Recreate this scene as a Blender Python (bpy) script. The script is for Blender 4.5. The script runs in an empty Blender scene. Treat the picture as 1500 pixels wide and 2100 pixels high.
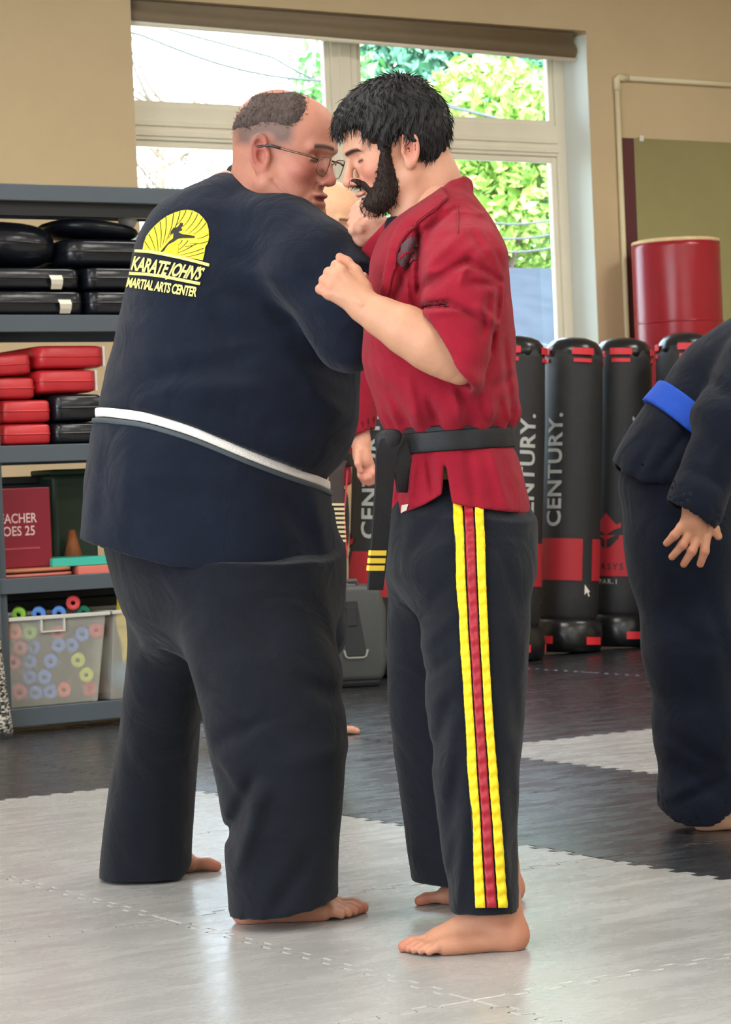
import bpy, bmesh, math, random
import numpy as np
from mathutils import Vector, Matrix
from mathutils.bvhtree import BVHTree

random.seed(7); RNG = np.random.default_rng(7)
C = bpy.context.scene.collection
SC = bpy.context.scene

# ------------------------------------------------------------------ camera
FPX, CAMH, YAW, ROLL, Y0 = 5200.0, 0.92, math.radians(32), math.atan(0.042), 1000.0
cr = Vector((math.cos(YAW), -math.sin(YAW), 0)); cf = Vector((math.sin(YAW), math.cos(YAW), 0)); cu = Vector((0, 0, 1))
PITCH = math.atan((1050 - Y0) * math.cos(ROLL) / FPX)
_f = cf * math.cos(PITCH) - cu * math.sin(PITCH)
_u = cu * math.cos(PITCH) + cf * math.sin(PITCH)
CR = cr * math.cos(ROLL) - _u * math.sin(ROLL)
CU = _u * math.cos(ROLL) + cr * math.sin(ROLL)
CF = _f
CAM = Vector((0, 0, CAMH))
cam = bpy.data.cameras.new('camera'); camo = bpy.data.objects.new('camera', cam); C.objects.link(camo)
camo.matrix_world = Matrix(((CR.x, CU.x, -CF.x, 0), (CR.y, CU.y, -CF.y, 0), (CR.z, CU.z, -CF.z, CAMH), (0, 0, 0, 1)))
cam.sensor_fit = 'VERTICAL'; cam.sensor_height = 36.0; cam.lens = FPX / 2100 * 36; cam.clip_end = 300
cam.dof.use_dof = True; cam.dof.focus_distance = 5.3; cam.dof.aperture_fstop = 16
SC.camera = camo

# ------------------------------------------------------------------ world, sun, lamps, exposure
W = bpy.data.worlds.new('world'); SC.world = W; W.use_nodes = True
wn = W.node_tree.nodes; wl = W.node_tree.links
bg = wn['Background']; bg.inputs[0].default_value = (0.68, 0.84, 1.0, 1); bg.inputs[1].default_value = 9.0
sun = bpy.data.lights.new('sun', 'SUN'); sun.energy = 26.0; sun.angle = 0.02; sun.color = (1, .95, .85)
suno = bpy.data.objects.new('sun', sun); C.objects.link(suno); suno.rotation_euler = (math.radians(38), 0, math.radians(-25)); suno.location = (6, -6, 30)
SC.view_settings.view_transform = 'Standard'; SC.view_settings.look = 'None'
SC.view_settings.gamma = 1.0; SC.view_settings.use_curve_mapping = False
SC.view_settings.exposure = 0.2
def area(name, loc, rot, sx, sy, power, col=(1, 1, 1), portal=False):
    l = bpy.data.lights.new(name, 'AREA'); l.shape = 'RECTANGLE'; l.size = sx; l.size_y = sy; l.energy = power; l.color = col
    o = bpy.data.objects.new(name, l); C.objects.link(o); o.location = loc; o.rotation_euler = rot
    if portal: l.cycles.is_portal = True
    return o
WALLY = 12.0; CEIL = 4.3
RX0, RX1, RY0 = -3.5, 13.0, -5.0
LAMPS = [(x, y) for y in (-2.0, 1.6, 5.2, 8.8) for x in (-1.2, 2.4, 6.0, 9.6)]
LAMP_W = 47.0
for (x, y) in LAMPS:
    area('ceiling_lamp_light', (x, y, CEIL - .09), (0, 0, 0), 1.15, .55, LAMP_W, (1.0, .95, .87))
# daylight of the shop-front glazing in the left wall (outside the picture); behind the camera an added front fill
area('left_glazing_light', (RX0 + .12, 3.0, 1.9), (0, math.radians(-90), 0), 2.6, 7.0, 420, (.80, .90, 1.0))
area('rear_fill_light', (3.0, RY0 + .12, 1.9), (math.radians(90), 0, 0), 8.0, 2.6, 110, (.86, .93, 1.0))
area('window_portal', (7.55, WALLY + .35, 2.45), (math.radians(-90), 0, 0), 3.2, 2.3, 1, portal=True)

# ------------------------------------------------------------------ pixel <-> place
def ray(px, py):
    return (CR * ((px - 750) / FPX) + CU * ((1050 - py) / FPX) + CF)
def at(px, py, d):            # a point at horizontal distance d in front of the camera
    r = ray(px, py); return CAM + r * (d / r.dot(cf))
def onY(px, py, Y):
    r = ray(px, py); return CAM + r * (Y / r.y)
def onZ(px, py, z):
    r = ray(px, py); return CAM + r * ((z - CAMH) / r.z)
def L(px, py, d):             # the same in the figures' frame (right, away, up)
    p = at(px, py, d); return (p.dot(cr), p.dot(cf), p.z)

# ------------------------------------------------------------------ materials
def srgb(h):
    if isinstance(h, str):
        h = h.lstrip('#'); v = [int(h[i:i + 2], 16) / 255 for i in (0, 2, 4)]
    else: v = [x / 255 for x in h]
    return tuple(x / 12.92 if x <= .04045 else ((x + .055) / 1.055) ** 2.4 for x in v) + (1,)
MATS = {}
def mat(name, col, rough=.6, spec=.5, metal=0, noise=None, bump=None, var=.12, stretch=(1, 1, 1), sheen=0, vcol=False, sss=0, coat=0, alpha=None, trans=0, wrinkle=None):
    """noise: scale of colour variation; bump: (scale, strength) fine relief"""
    if name in MATS: return MATS[name]
    m = bpy.data.materials.new(name); m.use_nodes = True; nt = m.node_tree; n = nt.nodes; k = nt.links
    b = n['Principled BSDF']; c = srgb(col)
    b.inputs['Base Color'].default_value = c; b.inputs['Roughness'].default_value = rough
    b.inputs['Specular IOR Level'].default_value = spec; b.inputs['Metallic'].default_value = metal
    if sheen: b.inputs['Sheen Weight'].default_value = sheen; b.inputs['Sheen Roughness'].default_value = .5
    if coat: b.inputs['Coat Weight'].default_value = coat; b.inputs['Coat Roughness'].default_value = .2
    if trans: b.inputs['Transmission Weight'].default_value = trans
    if sss:
        b.inputs['Subsurface Weight'].default_value = sss; b.inputs['Subsurface Radius'].default_value = (.012, .005, .003); b.inputs['Subsurface Scale'].default_value = .6
    src = None
    if vcol:
        a = n.new('ShaderNodeVertexColor'); a.layer_name = 'Col'; src = a.outputs['Color']
    tc = n.new('ShaderNodeTexCoord'); mp = n.new('ShaderNodeMapping'); mp.inputs['Scale'].default_value = stretch
    k.new(tc.outputs['Object'], mp.inputs['Vector'])
    if noise:
        t = n.new('ShaderNodeTexNoise'); t.inputs['Scale'].default_value = noise; t.inputs['Detail'].default_value = 6; t.inputs['Roughness'].default_value = .6
        k.new(mp.outputs['Vector'], t.inputs['Vector'])
        hs = n.new('ShaderNodeHueSaturation')
        mr = n.new('ShaderNodeMapRange'); mr.inputs['From Min'].default_value = .25; mr.inputs['From Max'].default_value = .75
        mr.inputs['To Min'].default_value = 1 - var; mr.inputs['To Max'].default_value = 1 + var
        k.new(t.outputs['Fac'], mr.inputs['Value']); k.new(mr.outputs['Result'], hs.inputs['Value'])
        if src: k.new(src, hs.inputs['Color'])
        else: hs.inputs['Color'].default_value = c
        k.new(hs.outputs['Color'], b.inputs['Base Color'])
    elif src: k.new(src, b.inputs['Base Color'])
    if bump:
        t2 = n.new('ShaderNodeTexNoise'); t2.inputs['Scale'].default_value = bump[0]; t2.inputs['Detail'].default_value = 4
        k.new(mp.outputs['Vector'], t2.inputs['Vector'])
        bp = n.new('ShaderNodeBump'); bp.inputs['Strength'].default_value = bump[1]; bp.inputs['Distance'].default_value = .01
        k.new(t2.outputs['Fac'], bp.inputs['Height']); k.new(bp.outputs['Normal'], b.inputs['Normal'])
        if wrinkle:
            t4 = n.new('ShaderNodeTexNoise'); t4.inputs['Scale'].default_value = wrinkle[0]; t4.inputs['Detail'].default_value = 3; t4.inputs['Distortion'].default_value = 1.2; t4.inputs['Roughness'].default_value = .45
            k.new(tc.outputs['Object'], t4.inputs['Vector']); b4 = n.new('ShaderNodeBump'); b4.inputs['Strength'].default_value = wrinkle[1]; b4.inputs['Distance'].default_value = wrinkle[2]
            k.new(t4.outputs['Fac'], b4.inputs['Height']); k.new(b4.outputs['Normal'], bp.inputs['Normal'])
    MATS[name] = m; return m

def glass_mat(name, tint, fac, rough=.02):
    m = bpy.data.materials.new(name); m.use_nodes = True; n = m.node_tree.nodes; k = m.node_tree.links
    n.remove(n['Principled BSDF']); o = n['Material Output']
    tr = n.new('ShaderNodeBsdfTransparent'); tr.inputs[0].default_value = tint
    gl = n.new('ShaderNodeBsdfGlossy'); gl.inputs['Roughness'].default_value = rough
    mx = n.new('ShaderNodeMixShader'); fr = n.new('ShaderNodeFresnel'); fr.inputs[0].default_value = 1.45
    mt = n.new('ShaderNodeMath'); mt.operation = 'MULTIPLY'; mt.inputs[1].default_value = fac
    k.new(fr.outputs[0], mt.inputs[0]); k.new(mt.outputs[0], mx.inputs[0]); k.new(tr.outputs[0], mx.inputs[1]); k.new(gl.outputs[0], mx.inputs[2])
    k.new(mx.outputs[0], o.inputs[0]); MATS[name] = m; return m

# ------------------------------------------------------------------ objects
def tag(o, label=None, cat=None, group=None, kind=None):
    if label: o['label'] = label
    if cat: o['category'] = cat
    if group: o['group'] = group
    if kind: o['kind'] = kind
    return o
def empty(name, loc, rz=0):
    o = bpy.data.objects.new(name, None); C.objects.link(o); o.location = loc; o.rotation_euler = (0, 0, rz); o.empty_display_size = .1
    return o
def meshobj(name, me, m=None, parent=None, smooth=False):
    o = bpy.data.objects.new(name, me); C.objects.link(o)
    if m is not None: me.materials.append(m)
    if parent is not None: o.parent = parent
    if smooth: me.polygons.foreach_set('use_smooth', [True] * len(me.polygons))
    return o
class MB:
    """collects shapes of one piece"""
    def __init__(s): s.v = []; s.f = []
    def add(s, vs, fs):
        b = len(s.v); s.v += [tuple(v) for v in vs]; s.f += [tuple(i + b for i in f) for f in fs]; return s
    def box(s, c, d, R=None):
        x, y, z = (e / 2 for e in d)
        vs = [Vector((a * x, b * y, e * z)) for a in (-1, 1) for b in (-1, 1) for e in (-1, 1)]
        if R is not None: vs = [R @ v for v in vs]
        c = Vector(c)
        return s.add([v + c for v in vs], [(0, 1, 3, 2), (4, 6, 7, 5), (0, 4, 5, 1), (2, 3, 7, 6), (0, 2, 6, 4), (1, 5, 7, 3)])
    def bb(s, x0, x1, y0, y1, z0, z1): return s.box(((x0 + x1) / 2, (y0 + y1) / 2, (z0 + z1) / 2), (x1 - x0, y1 - y0, z1 - z0))
    def cyl(s, a, b, r, r2=None, n=16, cap=True):
        a = Vector(a); b = Vector(b); r2 = r if r2 is None else r2; ax = (b - a).normalized()
        t = ax.orthogonal().normalized(); w = ax.cross(t)
        vs = [a + (t * math.cos(i * 2 * math.pi / n) + w * math.sin(i * 2 * math.pi / n)) * r for i in range(n)] + \
             [b + (t * math.cos(i * 2 * math.pi / n) + w * math.sin(i * 2 * math.pi / n)) * r2 for i in range(n)]
        fs = [(i, (i + 1) % n, n + (i + 1) % n, n + i) for i in range(n)]
        if cap: fs += [tuple(reversed(range(n))), tuple(range(n, 2 * n))]
        return s.add(vs, fs)
    def lathe(s, prof, c=(0, 0, 0), n=32, fr=None):
        c = Vector(c); vs = []
        for (r, z) in prof:
            for i in range(n):
                a = i * 2 * math.pi / n; q = r if fr is None else r * fr(a, z)
                vs.append(c + Vector((q * math.cos(a), q * math.sin(a), z)))
        m = len(prof); fs = [(j * n + i, j * n + (i + 1) % n, (j + 1) * n + (i + 1) % n, (j + 1) * n + i) for j in range(m - 1) for i in range(n)]
        return s.add(vs, fs + [tuple(reversed(range(n))), tuple(range((m - 1) * n, m * n))])
    def tube(s, pts, r, n=8, cap=True):
        pts = [Vector(p) for p in pts]; rs = r if isinstance(r, (list, tuple)) else [r] * len(pts); vs = []
        up = None
        for i, p in enumerate(pts):
            d = (pts[min(i + 1, len(pts) - 1)] - pts[max(i - 1, 0)]).normalized()
            t = d.orthogonal().normalized() if up is None else (up - d * up.dot(d)).normalized()
            up = t; w = d.cross(t)
            vs += [p + (t * math.cos(k * 2 * math.pi / n) + w * math.sin(k * 2 * math.pi / n)) * rs[i] for k in range(n)]
        m = len(pts); fs = [(j * n + i, j * n + (i + 1) % n, (j + 1) * n + (i + 1) % n, (j + 1) * n + i) for j in range(m - 1) for i in range(n)]
        if cap: fs += [tuple(reversed(range(n))), tuple(range((m - 1) * n, m * n))]
        return s.add(vs, fs)
    def prism(s, poly, z0, z1):     # poly in x,y
        n = len(poly)
        return s.add([(x, y, z0) for x, y in poly] + [(x, y, z1) for x, y in poly],
                     [tuple(reversed(range(n))), tuple(range(n, 2 * n))] + [(i, (i + 1) % n, n + (i + 1) % n, n + i) for i in range(n)])
    def sheet(s, grid, thick=0):    # grid[j][i] of points
        m = len(grid); n = len(grid[0]); vs = [p for row in grid for p in row]
        return s.add(vs, [(j * n + i, j * n + i + 1, (j + 1) * n + i + 1, (j + 1) * n + i) for j in range(m - 1) for i in range(n - 1)])
    def mesh(s, name):
        me = bpy.data.meshes.new(name); me.from_pydata(s.v, [], s.f); me.update(); return me
    def build(s, name, m, parent=None, smooth=False, bevel=0, seg=2, solid=0, subsurf=0):
        o = meshobj(name, s.mesh(name), m, parent, smooth)
        if solid:
            d = o.modifiers.new('solid', 'SOLIDIFY'); d.thickness = solid; d.offset = 0
        if bevel:
            d = o.modifiers.new('bevel', 'BEVEL'); d.width = bevel; d.segments = seg; d.limit_method = 'ANGLE'
            if smooth: d.harden_normals = False
        if subsurf:
            d = o.modifiers.new('sub', 'SUBSURF'); d.levels = subsurf; d.render_levels = subsurf
        return o
def pillow(mb, c, d, pw=3.0, n=10, R=None, pinch=0.0):
    """soft rounded block (superellipsoid) of full size d"""
    c = Vector(c); vs = []; m = 2 * n
    def sg(v, p): return math.copysign(abs(v) ** p, v)
    e = 2 / pw
    for j in range(n + 1):
        th = -math.pi / 2 + math.pi * j / n
        for i in range(m):
            ph = 2 * math.pi * i / m
            x = sg(math.cos(th), e) * sg(math.cos(ph), e); y = sg(math.cos(th), e) * sg(math.sin(ph), e); z = sg(math.sin(th), e)
            if pinch: z *= 1 - pinch * (max(abs(x), abs(y)) ** 6)
            v = Vector((x * d[0] / 2, y * d[1] / 2, z * d[2] / 2))
            vs.append((R @ v if R is not None else v) + c)
    fs = [(j * m + i, j * m + (i + 1) % m, (j + 1) * m + (i + 1) % m, (j + 1) * m + i) for j in range(n) for i in range(m)]
    return mb.add(vs, fs)
def text_tris(body, size=1.0, bold=0.0, shear=0.0, width=1.0, spacing=1.0, cut=0.0):
    """flat lettering as (verts2d, faces); x to the right, y up, origin at left baseline"""
    cu_ = bpy.data.curves.new('txt', 'FONT'); cu_.body = body; cu_.size = size; cu_.offset = bold; cu_.shear = shear; cu_.space_character = spacing
    cu_.fill_mode = 'FRONT'; cu_.resolution_u = 3
    o = bpy.data.objects.new('txt', cu_); C.objects.link(o); bpy.context.view_layer.update()
    me = bpy.data.meshes.new_from_object(o.evaluated_get(bpy.context.evaluated_depsgraph_get()))
    bm = bmesh.new(); bm.from_mesh(me); bmesh.ops.triangulate(bm, faces=bm.faces)
    if cut:
        xs = [v.co.x for v in bm.verts]; ys = [v.co.y for v in bm.verts]
        for ax, lo, hi in ((0, min(xs), max(xs)), (1, min(ys), max(ys))):
            p = lo + cut
            while p < hi:
                co = Vector((p, 0, 0)) if ax == 0 else Vector((0, p, 0)); no = Vector((1, 0, 0)) if ax == 0 else Vector((0, 1, 0))
                bmesh.ops.bisect_plane(bm, geom=bm.verts[:] + bm.edges[:] + bm.faces[:], plane_co=co, plane_no=no); p += cut
    bm.verts.ensure_lookup_table(); bm.verts.index_update()
    vs = [(v.co.x * width, v.co.y) for v in bm.verts]; fs = [tuple(v.index for v in f.verts) for f in bm.faces]
    bm.free(); bpy.data.objects.remove(o); bpy.data.curves.remove(cu_); bpy.data.meshes.remove(me)
    return vs, fs
def poly_tris(polys, cut):
    bm = bmesh.new()
    for p in polys: bm.faces.new([bm.verts.new((x, y, 0)) for x, y in p])
    bm.normal_update(); bmesh.ops.triangulate(bm, faces=bm.faces)
    for ax in (0, 1):
        cs = [v.co[ax] for v in bm.verts]; p = min(cs) + cut; hi = max(cs)
        while p < hi:
            co = Vector((p, 0, 0)) if ax == 0 else Vector((0, p, 0)); no = Vector((1, 0, 0)) if ax == 0 else Vector((0, 1, 0))
            bmesh.ops.bisect_plane(bm, geom=bm.verts[:] + bm.edges[:] + bm.faces[:], plane_co=co, plane_no=no); p += cut
    bm.verts.index_update(); vs = [(v.co.x, v.co.y) for v in bm.verts]; fs = [tuple(v.index for v in f.verts) for f in bm.faces]; bm.free()
    return vs, fs
def struct(o): o['kind'] = 'structure'; return o
# ================================================================== the room
def xz(px, py, Y): p = onY(px, py, Y); return p.x, p.z
M_wall = mat('tan painted wall', (204, 182, 146), .75, .3, noise=3, var=.04, bump=(160, .12))
M_ceil = mat('ceiling white', (225, 220, 208), .9)
M_frame = mat('almond vinyl window frame', (238, 230, 210), .45, .4, noise=4, var=.04)
M_white = mat('white trim', (228, 226, 218), .5)
M_glass = glass_mat('window glass', (.97, .985, .98, 1), 1.0)
WX0 = xz(275, 200, WALLY)[0]; WX1 = xz(1217, 400, WALLY)[0]; WZ1 = (xz(268, 3, WALLY)[1] + xz(1205, 55, WALLY)[1]) / 2; WZ0 = 1.15
WT = .30
b = MB()
b.bb(RX0, WX0, WALLY, WALLY + WT, -.12, CEIL); b.bb(WX1, RX1, WALLY, WALLY + WT, -.12, CEIL)
b.bb(WX0, WX1, WALLY, WALLY + WT, -.12, WZ0); b.bb(WX0, WX1, WALLY, WALLY + WT, WZ1, CEIL)
struct(b.build('wall_back', M_wall))
struct(MB().bb(RX0 - .2, RX0, RY0, WALLY + WT, -.12, CEIL).build('wall_left', M_wall))
struct(MB().bb(RX1, RX1 + .2, RY0, WALLY + WT, -.12, CEIL).build('wall_right', M_wall))
struct(MB().bb(RX0, RX1, RY0 - .2, RY0, -.12, CEIL).build('wall_front', mat('olive tan painted wall', (196, 182, 132), .8)))
struct(MB().bb(RX0, RX1, RY0, WALLY + WT, CEIL, CEIL + .2).build('ceiling', M_ceil))
M_jamb = mat('jamb painted sky-bright', (222, 226, 220), .6)  # liners added on the reveals, sky light put into their pale colour
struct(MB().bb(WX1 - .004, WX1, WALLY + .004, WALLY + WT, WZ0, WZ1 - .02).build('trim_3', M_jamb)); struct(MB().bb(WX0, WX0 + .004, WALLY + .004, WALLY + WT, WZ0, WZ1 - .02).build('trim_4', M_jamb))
# window unit
FY = WALLY + .26
win = struct(empty('window_1', (0, 0, 0)))
MX0, MX1 = xz(675, 90, FY)[0], xz(728, 90, FY)[0]
TZ0, TZ1 = (xz(283, 293, FY)[1] + xz(1140, 316, FY)[1]) / 2, (xz(280, 222, FY)[1] + xz(1130, 256, FY)[1]) / 2
GX1 = xz(1127, 190, FY)[0]; GX0 = WX0 + .07
f = MB()
f.bb(WX0, GX0 - .03, FY - .02, FY + .05, WZ0, WZ1); f.bb(GX1 + .03, WX1 - .002, FY - .02, FY + .05, WZ0, WZ1)
f.bb(GX0 - .03, GX1 + .03, FY - .015, FY + .05, WZ1 - .06, WZ1); f.bb(GX0 - .03, GX1 + .03, FY - .015, FY + .05, WZ0, WZ0 + .06)
f.build('window_frame', M_frame, win, bevel=.004)
f = MB(); f.bb(MX0, MX1, FY - .02, FY + .045, WZ0 + .06, WZ1 - .06); f.bb(MX0 + .05, MX1 - .05, FY - .03, FY - .015, WZ0 + .06, WZ1 - .06); f.build('mullion', M_frame, win, bevel=.004)
f = MB()
for (a, c) in ((GX0 - .03, MX0), (MX1, GX1 + .03)):
    f.bb(a, c, FY - .02, FY + .045, TZ0, TZ1); f.bb(a, c, FY - .035, FY - .02, TZ0 + .02, TZ0 + .045); f.bb(a, c, FY - .035, FY - .02, TZ0 + .075, TZ0 + .1)
f.build('transom', M_frame, win, bevel=.003)
for (a, c) in ((GX0 - .03, MX0), (MX1, GX1 + .03)):
    for (z0, z1) in ((WZ0 + .06, TZ0), (TZ1, WZ1 - .06)):
        s = MB(); w = .035
        s.bb(a, a + w, FY, FY + .04, z0, z1); s.bb(c - w, c, FY, FY + .04, z0, z1); s.bb(a + w, c - w, FY, FY + .04, z0, z0 + w); s.bb(a + w, c - w, FY, FY + .04, z1 - w, z1)
        so = s.build('sash', M_frame, win, bevel=.003)
        MB().bb(a + w, c - w, FY + .018, FY + .022, z0 + w, z1 - w).build('pane', M_glass, so)
struct(MB().bb(WX0 - .02, WX1 + .02, WALLY - .03, FY - .02, WZ0 - .03, WZ0).build('trim_1', M_white, bevel=.004))
# rolled-up shade in the top of the recess (hangs a little lower at its right end)
sh = empty('roller_shade', (0, 0, 0))
zl, zr = xz(268, 45, WALLY + .05)[1], xz(1178, 122, WALLY + .05)[1]
M_shade = mat('taupe shade fabric', (136, 120, 98), .8, .2, noise=6, var=.06)
g = []
for k in range(9):
    t = k / 8; row = []
    for i in range(2):
        zt = WZ1 - .005; zb = (zl, zr)[i]; x = (WX0 + .01, WX1 - .05)[i]
        row.append((x, WALLY + .05 + .02 * math.sin(t * math.pi * 2.2), zt + (zb - zt) * t))
    g.append(row)
MB().sheet(g).build('fabric', M_shade, sh, smooth=True, solid=.004)
MB().cyl((WX0 + .01, WALLY + .06, zl), (WX1 - .05, WALLY + .06, zr), .013).build('hem_bar', M_frame, sh, smooth=True)
MB().cyl((WX0 + .01, WALLY + .13, WZ1 - .05), (WX1 - .05, WALLY + .13, WZ1 - .05), .04).build('roll', M_shade, sh, smooth=True)
tag(sh, 'rolled-up taupe window shade in the top of the big window', 'blind')
# conduit frame, maroon board, mirror
M_pipe = mat('cream painted pipe', (226, 214, 178), .5)
pf = empty('pipe_frame', (0, 0, 0))
px0, pz1 = xz(1261, 160, WALLY); px1 = RX1 - 2.2
MB().cyl((px0, WALLY - .02, 0), (px0, WALLY - .02, pz1 - .06), .0165).build('upright', M_pipe, pf, smooth=True)
MB().cyl((px0 + .06, WALLY - .02, pz1), (px1, WALLY - .02, pz1), .0165).build('rail', M_pipe, pf, smooth=True)
MB().tube([(px0, WALLY - .02, pz1 - .08), (px0, WALLY - .02, pz1 - .008), (px0 + .008, WALLY - .02, pz1), (px0 + .08, WALLY - .02, pz1)], .021, 12).build('elbow', M_pipe, pf, smooth=True)
MB().cyl((px1, WALLY - .02, 0), (px1, WALLY - .02, pz1), .0165).build('upright', M_pipe, pf, smooth=True)
tag(pf, 'thin cream conduit frame around the mirror on the wall', 'pipe')
mx0, mz = xz(1271, 283, WALLY); mx1 = xz(1296, 284, WALLY)[0]
struct(MB().bb(mx0, mx1 + .02, WALLY - .012, WALLY, .1, mz).build('trim_2', mat('maroon board', (92, 44, 48), .5)))
mi = empty('wall_mirror', (0, 0, 0))
MB().bb(mx1, RX1 - 2.4, WALLY - .02, WALLY - .013, .3, mz).build('mirror_glass', mat('mirror glass', (196, 206, 178), .03, .5, metal=1), mi)
MB().bb(mx1, RX1 - 2.4, WALLY - .013, WALLY - .001, .3, mz).build('backing', mat('mirror backing', (70, 70, 66), .8), mi)
for cx in (mx1 + .06, mx1 + 1.0): MB().box((cx, WALLY - .022, mz), (.03, .01, .035)).build('clip', M_white, mi, bevel=.004)
tag(mi, 'large wall mirror reflecting the tan room behind the red bag', 'mirror')
# ceiling fixtures
lm_h = mat('lamp housing', (235, 235, 232), .5)
lm_d = bpy.data.materials.new('lamp diffuser'); lm_d.use_nodes = True
_b = lm_d.node_tree.nodes['Principled BSDF']; _b.inputs['Emission Color'].default_value = (1, .95, .86, 1); _b.inputs['Emission Strength'].default_value = 3; lm_d.cycles.emission_sampling = 'NONE'
for i, (x, y) in enumerate(LAMPS):
    lo = empty('ceiling_light', (x, y, CEIL))
    MB().bb(-.62, .62, -.31, .31, -.06, 0).build('housing', lm_h, lo)
    MB().bb(-.58, .58, -.27, .27, -.07, -.061).build('diffuser', lm_d, lo)
    tag(lo, 'flat white fluorescent ceiling panel overhead', 'ceiling light', 'ceiling panels of the hall')

# ------------------------------------------------------------------ outside
M_grd = mat('outside ground', (150, 150, 120), .9, noise=.6, var=.2)
struct(MB().bb(-30, 60, WALLY + WT, 90, -.6, -.5).build('ground', M_grd))
def leaf_mat(name, c): return mat(name, c, .55, .3, noise=.9, var=.35)
M_bark = mat('tree bark', (96, 84, 72), .9, noise=8, var=.3)
def tree(base, blobs, n, size, m, label, trunk=True, twigs=0, rad=.16):
    rg = np.random.default_rng(int(base[0] * 131 + base[1] * 17 + n)); t = empty('tree', base)
    bm = MB(); zmax = max(c[2] + r[2] * .5 for c, r in blobs)
    bm.tube([(0, 0, -.55), (.05, .03, zmax * .4), (-.04, .06, zmax * .75), (0, 0, zmax)], [rad, rad * .8, rad * .5, rad * .15], 8)
    bm.build('trunk', M_bark, t, smooth=True)
    for (c, r) in blobs[:8]:
        MB().tube([(0, 0, max(.3, c[2] * .55)), (c[0] * .5, c[1] * .5, c[2] * .8), tuple(c)], [rad * .4, rad * .25, rad * .08], 6).build('branch', M_bark, t, smooth=True)
    if n:
        vs = []; fs = []
        w = np.array([r[0] * r[1] * r[2] for c, r in blobs]) ** .67; w /= w.sum()
        for k, q in zip(range(len(blobs)), (w * n).astype(int)):
            c, r = blobs[k]; d = rg.normal(size=(q, 3)); d /= np.linalg.norm(d, axis=1)[:, None]
            p = np.array(c) + d * np.array(r) * (rg.uniform(.25, 1, (q, 1)) ** .5)
            a = rg.normal(size=(q, 3)); a /= np.linalg.norm(a, axis=1)[:, None]; e = np.cross(a, rg.normal(size=(q, 3))); e /= np.linalg.norm(e, axis=1)[:, None]
            s = size * rg.uniform(.6, 1.3, (q, 1)); nn = np.cross(a, e)
            quad = np.stack([p - a * s, p + e * s * .45 + nn * s * .12, p + a * s, p - e * s * .45 + nn * s * .12], 1).reshape(-1, 3)
            o = len(vs); vs += quad.tolist(); fs += [(o + 4 * i, o + 4 * i + 1, o + 4 * i + 2, o + 4 * i + 3) for i in range(q)]
        me = bpy.data.meshes.new('foliage'); me.from_pydata(vs, [], fs); me.update()
        tag(meshobj('foliage', me, m, t), kind='stuff')
    if twigs:
        bm = MB()
        for k in range(twigs):
            z = rg.uniform(.25, 1) * zmax; a = rg.uniform(0, 6.28); ln = rg.uniform(.8, 2.2); p = Vector((0, 0, z)); pts = [p.copy()]
            dv = Vector((math.cos(a), math.sin(a), rg.uniform(.2, 1.0)))
            for j in range(4):
                p = p + dv * (ln / 4); dv = dv + Vector(rg.normal(size=3) * .25); pts.append(p.copy())
            bm.tube(pts, [.03, .022, .016, .01, .005], 4)
            for j in (2, 3):
                q = pts[j]; d2 = Vector(rg.normal(size=3)); d2.z = abs(d2.z); bm.tube([q, q + d2 * .3, q + d2 * .5 + Vector((0, 0, .15))], [.012, .008, .004], 4)
        tag(bm.build('twigs', M_bark, t), kind='stuff')
    return tag(t, label, 'tree', 'trees outside the window')
def blobs_at(pts, Y, bx, by):       # centre pixels -> clusters relative to the base
    out = []
    for (px, py, r) in pts:
        p = onY(px, py, Y); out.append(((p.x - bx, (random.random() - .5) * 1.2, p.z + .5), (r, r * .9, r * .85)))
    return out
def plant(pxc, Y): return onY(pxc, 900, Y).x
Yt = 24
bx = plant(860, Yt)
tree((bx, Yt, -.5), blobs_at([(800, 110, 1.0), (760, 150, .9), (860, 120, .9), (930, 150, .9), (1000, 130, .9), (900, 220, 1.0), (980, 220, .9), (820, 230, 1.0), (760, 260, .8)], Yt, bx, 0), 6500, .085, leaf_mat('blue green needles', (70, 120, 96)), 'tall blue-green conifer behind the head of the red jacket man')
Yt = 22; bx = plant(1000, Yt)
tree((bx, Yt, -.5), blobs_at([(1000, 250, .8), (940, 240, .7), (1060, 230, .6), (1090, 330, .8), (980, 360, .8), (1040, 400, .8), (950, 420, .7), (1100, 430, .7), (1000, 480, .7), (1070, 490, .6)], Yt, bx, 0), 7000, .08, leaf_mat('fresh green leaves', (140, 176, 84)), 'bright yellow-green leafy tree in the right half of the window')
Yt = 27; bx = plant(1150, Yt)
tree((bx, Yt, -.5), blobs_at([(1140, 160, .7), (1120, 200, .7), (1160, 260, .8), (1110, 120, .5), (1150, 380, 1.0), (1140, 480, 1.0)], Yt, bx, 0), 4000, .085, leaf_mat('dull green leaves', (92, 130, 92)), 'dull green tree at the right edge of the window')
Yt = 21; bx = plant(640, Yt)
tree((bx, Yt, -.5), blobs_at([(645, 165, .45), (665, 200, .45), (690, 250, .5), (600, 195, .3), (700, 360, .8), (760, 420, .7), (820, 430, .6), (720, 450, .7)], Yt, bx, 0), 3500, .065, leaf_mat('spring green leaves', (104, 158, 92)), 'small spring-green tree between the two heads', rad=.09)
bx = plant(360, 33); tree((bx, 33, -.5), [((0, 0, 6.8), (1, 1, 1)), ((.6, .4, 5.6), (1, 1, 1)), ((-.7, .2, 5.8), (1, 1, 1))], 0, .1, M_bark, 'bare twiggy tree behind the lower left window pane', twigs=70, rad=.11)
bx = plant(470, 38); tree((bx, 38, -.5), [((0, 0, 7.4), (1, 1, 1)), ((-.6, .4, 6.4), (1, 1, 1))], 0, .1, M_bark, 'second bare twiggy tree beside the collar of the black jacket', twigs=60, rad=.1)
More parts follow.
